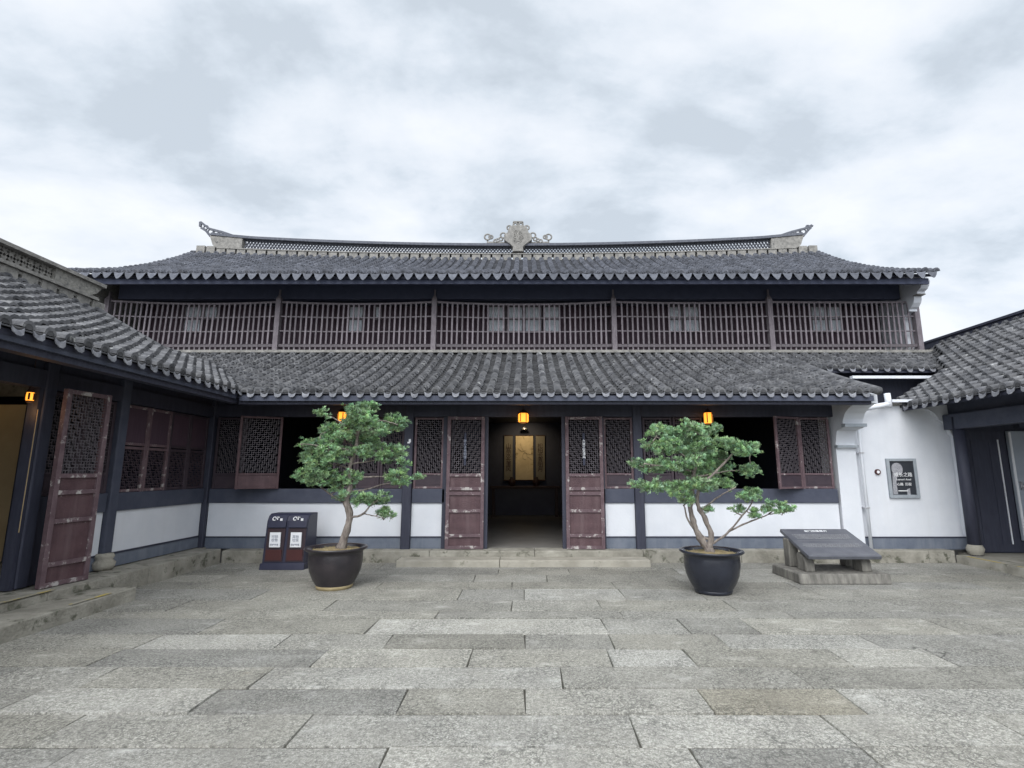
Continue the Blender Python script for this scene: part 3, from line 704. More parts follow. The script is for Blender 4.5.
# gable piers with corbels
def gable_poly(z0):
    return [(12.42, z0), (12.42, 5.30), (12.36, 5.34), (12.36, 5.42), (12.26, 5.46), (12.12, 5.56), (12.04, 5.70), (12.02, 5.82), (11.88, 5.84), (11.88, 5.92), (11.72, 5.97), (11.66, 6.08), (16.2, 8.36), (21, 6.1), (21, z0)]
def gable(xa, xb, m):
    pts = [(12.62, 4.4), (12.62, 5.50), (12.42, 5.53), (12.42, 5.58), (12.34, 5.62), (12.26, 5.70), (12.22, 5.79), (12.22, 5.85), (12.10, 5.87), (12.10, 5.93), (12.0, 5.97), (11.94, 6.04), (11.90, 6.14)]
    top = [(11.5 + r, zup(xa, r) - .06) for r in (.45, 1, 1.8, 2.6, 3.4, 4.1, 4.65)]
    return MB().prism(pts + top + [(16.15, 4.4)], 'x', xa, xb)
part('gable_wall', gable(9.54, 9.73, 'white'), 'white')
part('gable_wall', gable(-10.86, -10.55, 'white'), 'brick')
part('gable_trim', MB().box((9.535, 12.09, 5.85), (9.735, 12.25, 5.872)), 'ridge')
# ground-floor end pier with white corbel
pp = [(9.88, .2), (9.88, 2.03), (9.84, 2.05), (9.84, 2.10), (9.88, 2.12), (9.80, 2.36), (9.74, 2.38), (9.60, 2.40), (9.56, 2.42), (9.56, 2.47), (9.60, 2.49), (9.57, 2.56), (9.50, 2.66), (9.38, 2.74), (9.22, 2.79), (9.12, 2.80), (9.12, 2.96), (9.4, 3.05), (10.4, 3.35), (10.4, .2)]
part('end_pier', MB().prism(pp, 'x', 5.87, 6.24), 'white')
part('pier_trim', MB().box((5.855, 9.50, 2.415), (6.255, 9.62, 2.475)), 'signframe'); part('pier_trim', MB().box((5.855, 9.80, 2.05), (6.255, 9.9, 2.095)), 'signframe')

# ================================================================== white wall between the hall and the right wing
gw = empty('courtyard_wall', (7.2, 9.95, .2), 'plain white rendered wall with slate blue base between the hall and the right wing', 'wall')
MB().box((6.242, 9.93, .42), (8.12, 10.15, 2.86)).build('render', 'white', gw)
MB().box((6.242, 9.90, .20), (8.16, 10.15, .40)).build('base_band', 'slate', gw)
MB().box((6.242, 9.895, .40), (8.16, 10.15, .425)).build('base_strip', 'dark', gw)
MB().box((6.40, 9.86, 2.86), (8.0, 10.15, 2.90)).build('coping', 'ridge', gw)

# ================================================================== LEFT WING
lw = empty('side_wing', (-8, 6, 0), 'low timber side wing on the left with openwork roof ridge and maroon lattice windows', 'side building')
def lp(name, mb, m, **k): return mb.build(name, m, lw, **k)
FX = -6.0
for y in (7.66, 6.42, 3.7, 1.6):
    lp('column', MB().box((FX - .09, y - .08, .25), (FX + .09, y + .08, 2.95)), 'beam' if y > 7 else 'dark', bevel=.015)
lp('column_base', MB().lathe((FX + .10, 7.60, .25), [(.10, 0), (.13, .04), (.14, .10), (.10, .14), (.12, .18), (.10, .22)], 16), 'stonetop', smooth=True)
def lbay(y0, y1):
    lp('base_board', MB().box((FX - .05, y0, .25), (FX + .03, y1, .43)), 'slate')
    lp('sill_strip', MB().box((FX - .05, y0, .43), (FX + .04, y1, .455)), 'dark')
    lp('white_panel', MB().box((FX - .05, y0, .455), (FX + .02, y1, 1.04)), 'white')
    lp('sill_beam', MB().box((FX - .05, y0, 1.04), (FX + .05, y1, 1.30)), 'beam')
    lp('back_panel', MB().box((FX - .10, y0, .25), (FX - .06, y1, 1.30)), 'inwall')
lbay(7.75, 9.84); lbay(7.0, 7.57)
lp('side_board', MB().box((FX - .05, 6.50, .25), (FX + .04, 7.0, 1.30)), 'dark')
lp('lintel_beam', MB().box((FX - .09, 1.0, 2.62), (FX + .08, 9.85, 2.84)), 'dark')
lp('upper_boarding', MB().box((FX - .06, 1.0, 2.84), (FX + .02, 9.9, 3.4)), 'dark')
lp('eave_beam', MB().box((-5.18, 1.0, 2.78), (-5.04, 9.05, 2.90)), 'dark')
for k in range(4):
    y0 = 7.76 + k * .518
    leaf('window_leaf', lw, (FX, y0, 1.30), 90, .515, 1.31, (.66, .72), 'l_g', ('maroon_dk', 'maroon_rail' if k < 2 else 'maroon_dk', 'maroon_dk'), .05)
leaf('window_leaf', lw, (FX, 6.5, 1.30), 90, .53, 1.31, (.27,), 'pl', ('maroon_dk', 'maroon_dk', 'lattice'), .05)
leaf('window_leaf', lw, (FX, 7.04, 1.30), 90, .53, 1.31, (.27,), 'pl', ('maroon_dk', 'maroon_dk', 'lattice'), .05)
leaf('door_leaf', lw, (-5.66, 6.34, .255), 83, .60, 2.36, (.26, .76, 1.10, 1.30), 'ppppl', label='maroon door leaf folded back beside the open left doorway', st=.06)
lp('door_jamb', MB().box((FX - .05, 6.28, .25), (FX + .07, 6.33, 2.62)), 'dark')
lp('jamb_edge', MB().box((FX + .071, 6.288, .9), (FX + .075, 6.296, 2.35)), 'tan')
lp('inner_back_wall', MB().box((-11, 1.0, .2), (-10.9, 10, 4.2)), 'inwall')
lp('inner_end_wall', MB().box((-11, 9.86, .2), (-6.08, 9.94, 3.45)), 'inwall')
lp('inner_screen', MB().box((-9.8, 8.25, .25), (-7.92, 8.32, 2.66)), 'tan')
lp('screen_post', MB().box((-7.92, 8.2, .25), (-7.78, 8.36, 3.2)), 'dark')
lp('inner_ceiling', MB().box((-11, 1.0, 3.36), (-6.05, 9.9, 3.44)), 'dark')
lp('front_end_wall', MB().box((-11, .9, .0), (-5.9, 1.0, 4.2)), 'white')
def zlw(a, r): return 2.96 + prof(max(r, 0) / 2.9, 1.53, .85) + (r * .4 if r < 0 else 0)
keepW = lambda x, y: (y < 9.05) or (x > -6.55 and y < 8.9 + (-4.93 - x) * 1.08 + .15)
mb, spw, nw = roof_tiles((0, 1), (-1, 0), (-4.93, 0), zlw, 1.0, 10.9, 2.9, .235, .15, keepW)
lp('tiled_roof', mb, 'tile', fixn=False)
lp('eave_drip_tiles', drips((0, 1), (-1, 0), (-4.93, 0), zlw, 1.0, spw, nw, .05, .066, 'crescent', lambda x, y: y < 8.95), 'lime')
lp('roof_deck', deck((0, 1), (-1, 0), (-4.93, 0), zlw, 1.0, 10.9, 2.9, .06, .02, .05, 40, 8, keepW), 'dark')
lp('eave_fascia', MB().box((-5.03, 1.0, 2.85), (-4.99, 8.9, 2.94)), 'beam')
lp('rear_roof', MB().add([(-7.83, 1, 4.45), (-7.83, 9.05, 4.45), (-11.2, 9.05, 2.8), (-11.2, 1, 2.8)], [(0, 1, 2, 3)]), 'tile', fixn=False)
lp('gable_end', MB().prism([(-7.83, 4.42), (-6.5, 3.72), (-6.5, 2.9), (-11, 2.9)], 'y', 8.98, 9.04), 'ridge')
lp('verge', MB().tube([(-4.93 - r, 9.04, zlw(0, r) + .05) for r in (1.5, 1.9, 2.3, 2.7, 2.9)], [.06] * 5, 8), 'tile', smooth=True)
# its ridge
bl = MB(); y = 1.0
while y < 8.95:
    bl.box((-7.97, y, 4.42), (-7.72, y + .27, 4.64)); y += .33
bl.box((-7.96, 1.0, 4.42), (-7.73, 8.9, 4.50)).box((-7.96, 1.0, 4.585), (-7.73, 8.9, 4.63))
lr = lp('ridge', bl, 'ridge', bevel=.008)
def ls(name, mb, m='ridge', **k): return mb.build(name, m, lr, **k)
ls('lower_coping', MB().box((-8.0, 1.0, 4.64), (-7.68, 9.0, 4.675)))
ls('middle_coping', MB().box((-7.99, 1.0, 4.60 + .075 + .0), (-7.70, 9.0, 4.70)))
lt = MB(); y = 1.0
while y < 8.0:
    lt.bar((-7.84, y, 4.70), (-7.84, y + .21, 4.92), .10, .04); lt.bar((-7.84, y, 4.92), (-7.84, y + .21, 4.70), .10, .04)
    lt.bar((-7.84, y + .105, 4.70), (-7.84, y + .315, 4.92), .09, .035); lt.bar((-7.84, y + .105, 4.92), (-7.84, y + .315, 4.70), .09, .035)
    y += .21
ls('openwork_band', lt, 'ridge')
ls('openwork_backing', MB().box((-7.94, 1.0, 4.70), (-7.90, 8.1, 4.92)), 'tile')
ls('ridge_end_block', MB().prism([(8.15, 4.70), (8.85, 4.70), (9.0, 4.78), (9.1, 4.92), (8.15, 4.92)], 'x', -7.95, -7.74), 'brick')
ls('upper_coping', MB().box((-8.0, 1.0, 4.92), (-7.68, 9.12, 4.965)).box((-7.95, 1.0, 4.965), (-7.73, 9.18, 5.0)))

# ================================================================== RIGHT WING
rw = empty('side_wing', (10, 6, 0), 'low side wing at the right with plain dark roof ridge and open dark porch', 'side building')
def rp_(name, mb, m, **k): return mb.build(name, m, rw, **k)
for y in (9.6, 6.3, 3.0):
    rp_('column', MB().tube([(8.0, y, .14), (8.0, y, 2.6)], [.10, .095], 16), 'dark', smooth=True)
rp_('column_base', MB().lathe((8.0, 9.6, .135), [(.09, 0), (.10, .02), (.125, .07), (.135, .12), (.11, .18), (.10, .19)], 20), 'stonetop', smooth=True)
rp_('eave_beam', MB().box((7.91, 2, 2.38), (8.10, 9.83, 2.66)), 'beam', bevel=.01)
rp_('upper_boarding', MB().box((8.04, 2, 2.66), (8.14, 9.84, 3.22)), 'beam')
rp_('end_wall', MB().prism([(8.17, .14), (8.17, 3.1), (9.9, 4.2), (10.3, 4.2), (13, 2.9), (13, .14)], 'y', 9.9, 10.0), 'dark')
rp_('dark_door', MB().box((8.34, 9.86, .16), (9.06, 9.90, 2.36)).box((8.40, 9.85, .3), (8.70, 9.86, 2.2)).box((8.74, 9.85, .3), (9.02, 9.86, 2.2)), 'dark')
rp_('door_edge_strip', MB().box((8.90, 9.835, .30), (8.915, 9.85, 2.2)), 'plate')
gd = rp_('grey_door', MB().box((9.10, 9.82, .36), (9.95, 9.88, 2.36)), 'greydoor', bevel=.008); gd['label'] = 'pale grey door with lever handle'
MB().box((9.10, 9.80, .40), (9.135, 9.82, 2.34)).build('door_edge', 'plate', gd)
MB().box((9.17, 9.79, 1.28), (9.21, 9.82, 1.42)).box((9.19, 9.76, 1.33), (9.33, 9.785, 1.36)).box((9.18, 9.765, 1.33), (9.20, 9.82, 1.36)).build('door_handle', 'steel', gd)
rp_('back_wall', MB().box((12.9, 2, .1), (13, 10, 3.5)), 'inwall')
rp_('ceiling', MB().box((8.26, 2, 3.0), (13, 9.9, 3.08)), 'dark')
rp_('wall_lamp', MB().box((9.32, 9.80, 2.42), (9.6, 9.9, 2.52)), 'beam')
def zrw(a, r): return 2.80 + prof(max(r, 0) / 3.05, 1.93, .88) + (r * .4 if r < 0 else 0)
keepR = lambda x, y: (y < 10.45) or ((x - 8.55) / 1.6 > (y - 10.45) / 2.0)
mb, spr, nr_ = roof_tiles((0, 1), (1, 0), (7.2, 0), zrw, 2.0, 13.0, 3.05, .235, .15, keepR)
rp_('tiled_roof', mb, 'tile', fixn=False)
rp_('eave_drip_tiles', drips((0, 1), (1, 0), (7.2, 0), zrw, 2.0, spr, nr_, .05, .066, 'crescent', lambda x, y: y < 10.5), 'lime')
rp_('roof_deck', deck((0, 1), (1, 0), (7.2, 0), zrw, 2.0, 13.0, 3.05, .06, .02, .05, 40, 8, keepR), 'dark')
rp_('ridge', MB().box((10.16, 2, 4.66), (10.36, 13.0, 4.80)).box((10.12, 2, 4.80), (10.40, 13.0, 4.86)), 'dark', bevel=.01)
rp_('rear_roof', MB().add([(10.3, 2, 4.7), (10.3, 13, 4.7), (13.4, 13, 2.9), (13.4, 2, 2.9)], [(0, 1, 2, 3)]), 'tile', fixn=False)
# its white gable end with moulded corbel, flush beside the courtyard wall
gp = [(8.16, .43), (8.16, 2.86), (7.55, 2.86), (7.56, 2.80), (7.66, 2.78), (7.76, 2.72), (7.82, 2.64), (7.84, 2.57), (7.93, 2.55), (7.98, 2.50), (8.02, 2.42), (8.04, 2.30), (8.09, 2.28), (8.09, .43)]
rp_('gable_corbel', MB().prism(gp, 'y', 9.84, 9.93), 'white')
tr = MB()
prf = gp[3:14]
for p, q in zip(prf, prf[1:]): tr.bar((p[0], 9.835, p[1]), (q[0], 9.835, q[1]), .02, .022, up=(0, 1, 0))
rp_('corbel_moulding', tr, 'white')

# ================================================================== things
# gutters and pipe
dp = empty('drainpipe', (6.285, 9.80, .22), 'white drainpipe running down the white wall beside the pier corbel', 'drainpipe')
MB().tube([(6.285, 9.80, .22), (6.285, 9.80, 2.20), (6.285, 9.80, 2.62)], [.028] * 3, 10).build('pipe', 'pvc', dp, smooth=True)
for z in (.95, 1.95): MB().box((6.25, 9.765, z - .012), (6.322, 9.93, z + .012)).build('bracket', 'steel', dp)
gt = empty('roof_gutter', (6.7, 9.8, 2.85), 'short white gutter with an upright spout above the white wall', 'gutter')
MB().tube([(6.30, 9.74, 2.76), (6.86, 9.70, 2.86)], [.05, .05], 10).build('trough', 'pvc', gt, smooth=True)
MB().tube([(6.84, 9.70, 2.80), (6.84, 9.72, 3.06)], [.055, .055], 12).build('spout', 'pvc', gt, smooth=True)
MB().bar((6.95, 9.80, 2.93), (7.9, 9.80, 2.93), .09, .05).build('ledge', 'pvc', gt)
gt2 = tag(MB().bar((7.0, 10.98, 3.60), (9.0, 10.98, 3.60), .10, .06).build('eave_gutter', 'pvc', None, loc=(8.0, 10.98, 3.6)), 'long thin white gutter under the short skirt roof at the right', 'gutter')
gt2.location = (8.0, 10.98, 3.6)

# sign on the white wall
sg_ = empty('wall_sign', (7.07, 9.92, 1.48), 'black framed sign with a pale round portrait and white lettering on the white wall', 'sign')
X0, X1, Z0, Z1 = 6.80, 7.36, 1.12, 1.85
MB().box((X0, 9.885, Z0), (X0 + .055, 9.93, Z1)).box((X1 - .055, 9.885, Z0), (X1, 9.93, Z1)).box((X0 + .055, 9.885, Z0), (X1 - .055, 9.93, Z0 + .06)).box((X0 + .055, 9.885, Z1 - .05), (X1 - .055, 9.93, Z1)).build('frame', 'signframe', sg_, bevel=.006)
MB().box((X0 + .05, 9.905, Z0 + .05), (X1 - .05, 9.925, Z1 - .045)).build('face', 'signface', sg_)
disc = [(6.99 + .105 * math.cos(k * math.pi / 10), 1.655 + .115 * math.sin(k * math.pi / 10)) for k in range(20)]
MB().prism(disc, 'y', 9.897, 9.905).prism([(6.87, 1.19), (6.955, 1.19), (6.95, 1.42), (6.99, 1.56), (6.90, 1.60), (6.88, 1.4)], 'y', 9.8985, 9.905).prism([(7.13, 1.18), (7.19, 1.18), (7.19, 1.30), (7.13, 1.28)], 'y', 9.899, 9.905).build('portrait', 'signgrey', sg_)
text('title', '成长之路', 'letter', sg_, (7.09, 9.896, 1.545), .085)
text('subtitle', "Learner's Road", 'letter', sg_, (7.09, 9.896, 1.46), .045)
text('caption', '心路  历程', 'letter', sg_, (7.09, 9.896, 1.37), .06)
MB().box((6.97, 9.896, 1.245), (7.14, 9.904, 1.26)).build('underline', 'letter', sg_)

bt = empty('call_button', (6.63, 9.92, 1.6), 'small round red and white alarm button left of the framed sign', 'alarm button')
def discy(x, y0, y1, z, r, n=20): return MB().prism([(x + r * math.cos(k * 2 * math.pi / n), z + r * math.sin(k * 2 * math.pi / n)) for k in range(n)], 'y', y0, y1)
discy(6.63, 9.90, 9.93, 1.6, .052).build('housing', 'binred', bt); discy(6.63, 9.893, 9.90, 1.6, .027).build('button', 'plate', bt)

# lanterns
def lantern(loc, label, half=.11, hgt=.22, cord=.35, power=3):
    o = empty('hanging_lantern', loc, label, 'lantern', 'small lit orange lanterns under the eaves')
    x, y, z = loc
    pr_ = [(half * .8, 0), (half, .03), (half, hgt - .03), (half * .8, hgt)]
    MB().lathe((x, y, z), pr_, 6).build('shade', 'lampglow', o)
    fr = MB()
    for k in range(6):
        t = k * math.pi / 3; fr.bar((x + half * 1.03 * math.cos(t), y + half * 1.03 * math.sin(t), z + .01), (x + half * 1.03 * math.cos(t), y + half * 1.03 * math.sin(t), z + hgt - .01), .014, .014, up=(1, 0, 0))
    fr.lathe((x, y, z - .02), [(half * .7, 0), (half * .95, .02)], 6); fr.lathe((x, y, z + hgt), [(half * 1.05, 0), (half * .5, .05), (.02, .07)], 6)
    fr.build('frame', 'lampwood', o)
    MB().tube([(x, y, z + hgt + .05), (x, y, z + hgt + cord)], [.005, .005], 6).build('cord', 'lampwood', o)
    l = bpy.data.lights.new('lantern_light', 'POINT'); l.energy = power; l.color = (1, .5, .15); l.shadow_soft_size = .1
    lo = bpy.data.objects.new('lantern_light', l); col.objects.link(lo); lo.parent = o; lo.location = (0, 0, -.12)
    return o
lantern((-.03, 9.68, 2.51), 'lit orange lantern hanging in the open central doorway', .10, .17, .35, 1.2)
lantern((-3.42, 9.68, 2.53), 'lit orange lantern behind the top of the left potted pine', .085, .17, .33, 1.2)
lantern((3.42, 9.68, 2.49), 'lit orange lantern above the right potted pine', .085, .20, .35, 1.2)
lantern((-5.93, 6.17, 2.44), 'lit orange lantern inside the open left side wing', .045, .10, .4, .8)

# scrolls, lamp and altar table in the hall
def scroll(x0, x1, z0, z1, m, label, name='hanging_scroll', txt=None, group=None):
    xm = (x0 + x1) / 2
    o = empty(name, (xm, 17.45, z0), label, 'scroll', group)
    MB().box((x0, 17.44, z0), (x1, 17.455, z1)).build('paper', m, o)
    MB().tube([(x0 - .02, 17.44, z0 - .01), (x1 + .02, 17.44, z0 - .01)], [.02, .02], 8).build('roller', 'lampwood', o)
    MB().tube([(x0 - .01, 17.44, z1 + .01), (x1 + .01, 17.44, z1 + .01)], [.015, .015], 8).build('roller', 'lampwood', o)
    if txt: text('brushwork', '\n'.join(txt), 'lampwood', o, (xm, 17.437, (z0 + z1) / 2), .19, line=.8)
    return o
scroll(-.69, -.41, 1.34, 2.79, 'scroll_side', 'narrow dim calligraphy scroll left of the hall painting', txt='山高水长清风', name='couplet_scroll')
scroll(.36, .66, 1.34, 2.79, 'scroll_side', 'narrow dim calligraphy scroll right of the hall painting', txt='松柏长青明月', name='couplet_scroll')
o = scroll(-.31, .27, 1.34, 2.79, 'scroll', 'wide warm lit ink painting scroll on the far wall of the hall')
br_ = MB()
random.seed(3)
for s0 in range(5):
    p = Vector((random.uniform(-.04, .06), 17.436, random.uniform(2.2, 2.3))); a = random.uniform(0, 6.28)
    for k in range(6):
        a += random.uniform(-.8, .8); q = p + Vector((math.cos(a) * .055, 0, math.sin(a) * .055)); br_.bar(p, q, .004, random.uniform(.012, .035), up=(0, 1, 0)); p = q
br_.build('brushwork', 'lampwood', o)
pl_ = empty('picture_lamp', (-.02, 17.2, 2.95), 'small ceiling spot lamp above the hall painting', 'lamp')
MB().lathe((-.02, 17.1, 2.98), [(.03, .08), (.07, .05), (.10, 0), (.09, -.005)], 14).build('shade', 'steel', pl_, smooth=True)
MB().tube([(-.02, 17.1, 3.05), (-.02, 17.1, 3.5)], [.008, .008], 6).build('stem', 'lampwood', pl_)
l = bpy.data.lights.new('picture_light', 'SPOT'); l.energy = 22; l.color = (1, .78, .48); l.spot_size = R(125); l.spot_blend = .8; l.shadow_soft_size = .05
lo = bpy.data.objects.new('picture_light', l); col.objects.link(lo); lo.parent = pl_; lo.location = Vector((-.02, 16.5, 3.1)) - Vector(pl_.location)
lo.rotation_euler = (Vector((0, 17.45, 2.2)) - Vector((-.02, 16.5, 3.1))).to_track_quat('-Z', 'Y').to_euler()
at_ = empty('altar_table', (0, 16.9, .205), 'long dark altar table under the hall scrolls', 'table')
MB().box((-1.1, 16.7, 1.08), (1.1, 17.15, 1.15)).build('tabletop', 'lampwood', at_, bevel=.01)
for x in (-1.0, 1.0):
    for y in (16.75, 17.1): MB().box((x - .04, y - .04, .205), (x + .04, y + .04, 1.08)).build('leg', 'lampwood', at_)
for x, lb in ((-.42, 'left'), (.36, 'right')):
    MB_ = MB().lathe((x, 16.9, 1.15), [(.05, 0), (.10, .04), (.12, .14), (.07, .22), (.05, .27), (.06, .29)], 14)
    v_ = MB_.build('vase', 'lampwood', None, smooth=True, loc=(x, 16.9, 1.15)); tag(v_, f'small dark vase at the {lb} side of the altar table', 'vase')
# left wing screen lamp
l = bpy.data.lights.new('screen_light', 'POINT'); l.energy = 2.2; l.color = (1, .72, .40); l.shadow_soft_size = .15
sp_l = empty('ceiling_lamp', (-8.6, 7.5, 3.3), 'warm ceiling lamp inside the left side wing', 'lamp')
MB().lathe((-8.6, 7.5, 3.3), [(.12, .1), (.14, .05), (.10, 0)], 16).build('shade', 'plate', sp_l, smooth=True)
lo = bpy.data.objects.new('screen_light', l); col.objects.link(lo); lo.parent = sp_l; lo.location = (0, 0, -.2)

# litter bin
bn = empty('litter_bin', (-4.05, 9.3, 0), 'navy twin litter bin with two white notices standing against the kerb', 'litter bin')
bx0, bx1 = -4.38, -3.68
sp_prof = [(9.02, .08), (9.08, .62), (9.10, .78), (9.15, .86), (9.22, .895), (9.50, .895), (9.52, .08)]
MB().prism(sp_prof, 'x', bx0, bx1).build('body', 'binbody', bn, bevel=.012)
MB().prism([(8.98, 0.0), (9.00, .10), (9.54, .10), (9.56, 0.0)], 'x', bx0 - .02, bx1 + .02).build('base', 'binbody', bn, bevel=.008)
for k in range(2):
    xa = bx0 + .04 + k * .35; xb = xa + .30
    MB().add([(xa, 9.068, .66), (xb, 9.068, .66), (xb, 9.012, .13), (xa, 9.012, .13), (xa, 9.09, .66), (xb, 9.09, .66), (xb, 9.04, .13), (xa, 9.04, .13)], [(0, 1, 2, 3), (4, 7, 6, 5), (0, 4, 5, 1), (1, 5, 6, 2), (2, 6, 7, 3), (3, 7, 4, 0)]).build('front_panel', 'binpanel', bn)
    MB().box((xa + .02, 9.009, .15), (xb - .02, 9.03, .32)).build('lower_panel', 'binred', bn)
    MB().prism([(9.045, .675), (9.07, .79), (9.155, .875), (9.20, .885), (9.20, .87), (9.09, .79), (9.09, .675)], 'x', xa, xb).build('flap', 'binbody', bn, bevel=.004)
    p = MB().box((xa + .065, 9.012, .36), (xb - .055, 9.03, .60)).build('notice', 'plate', bn)
    text('lettering', ('可回收物', '其他垃圾')[k][:2] + '\n' + ('可回收物', '其他垃圾')[k][2:], 'ink', p, ((xa + xb) / 2, 9.010, .50), .055)
    text('small_print', '爱护环境', 'ink', p, ((xa + xb) / 2, 9.010, .40), .035)
    ic = MB(); cx_ = (xa + xb) / 2
    s_ = .7
    for kk in range(8):
        t0, t1 = 2 * math.pi * kk / 9, 2 * math.pi * (kk + 1) / 9
        f = lambda t, c: (c + .028 * math.cos(t), 9.072 + .028 * math.sin(t) * .45, .82 + .028 * math.sin(t))
        ic.bar(f(t0, cx_ - .055), f(t1, cx_ - .055), .012, .012)
    ic.box((cx_ - .012, 9.066, .80), (cx_ + .006, 9.076, .855)).box((cx_ - .012, 9.066, .835), (cx_ + .03, 9.076, .85)).box((cx_ + .045, 9.062, .785), (cx_ + .085, 9.072, .825))
    ic.build('emblem', 'letter', bn)

# stone tablet
tb = empty('stone_tablet', (4.65, 8.3, 0), 'sloping inscribed grey stone tablet on a low weathered plinth right of the right pine', 'stone tablet')
MB().prism([(7.87, 0), (7.90, .14), (8.72, .14), (8.75, 0)], 'x', 3.97, 5.30).build('plinth', 'tabbase', tb, bevel=.015)
for x in (4.16, 5.0):
    MB().prism([(8.05, .14), (8.05, .27), (8.10, .345), (8.26, .40), (8.30, .37), (8.30, .14)], 'x', x, x + .14).build('bracket', 'tabbase', tb, bevel=.015)
for x in (4.14, 5.02):
    MB().box((x, 8.48, .14), (x + .15, 8.66, .56)).build('support', 'tabbase', tb, bevel=.015)
y0, z0, y1, z1 = 7.93, .335, 8.76, .635
sl_ = R(math.degrees(math.atan2(z1 - z0, y1 - y0))); nx_, nz_ = -math.sin(sl_), math.cos(sl_)
slab = MB().prism([(y0, z0), (y1, z1), (y1 + nx_ * .055, z1 + nz_ * .055), (y0 + nx_ * .055, z0 + nz_ * .055)], 'x', 4.15, 5.22).build('slab', 'marble', tb, bevel=.008)
def onslab(u, x): return (x, y0 + (y1 - y0) * u + nx_ * .058, z0 + (z1 - z0) * u + nz_ * .058)
ang = math.degrees(sl_)
text('title', '台门旧居简介', 'letter', slab, onslab(.90, 4.68), .062, rot=(ang, 0, 0))
ln = ['此宅始建于清代坐北朝南前后三进砖木结构屋面覆小青瓦', '正厅两层面阔五间左右厢房相对中为石板天井古朴典雅', '历代修缮保存完好梁架门窗雕饰精细为江南民居之典范', '今对外开放供游人参观瞻仰列为重点文物保护单位之一']
text('inscription', '\n'.join(ln), 'engrave', slab, onslab(.68, 4.68), .036, rot=(ang, 0, 0), line=1.15, depth=.0012)
text('inscription', '\n'.join([ln[2], ln[0], ln[3]]), 'engrave', slab, onslab(.36, 4.68), .036, rot=(ang, 0, 0), line=1.15, depth=.0012)
bd = MB()
for u in (.06, .53): bd.bar(onslab(u, 4.22), onslab(u, 5.15), .006, .003)
bd.build('engraved_line', 'engrave', slab)

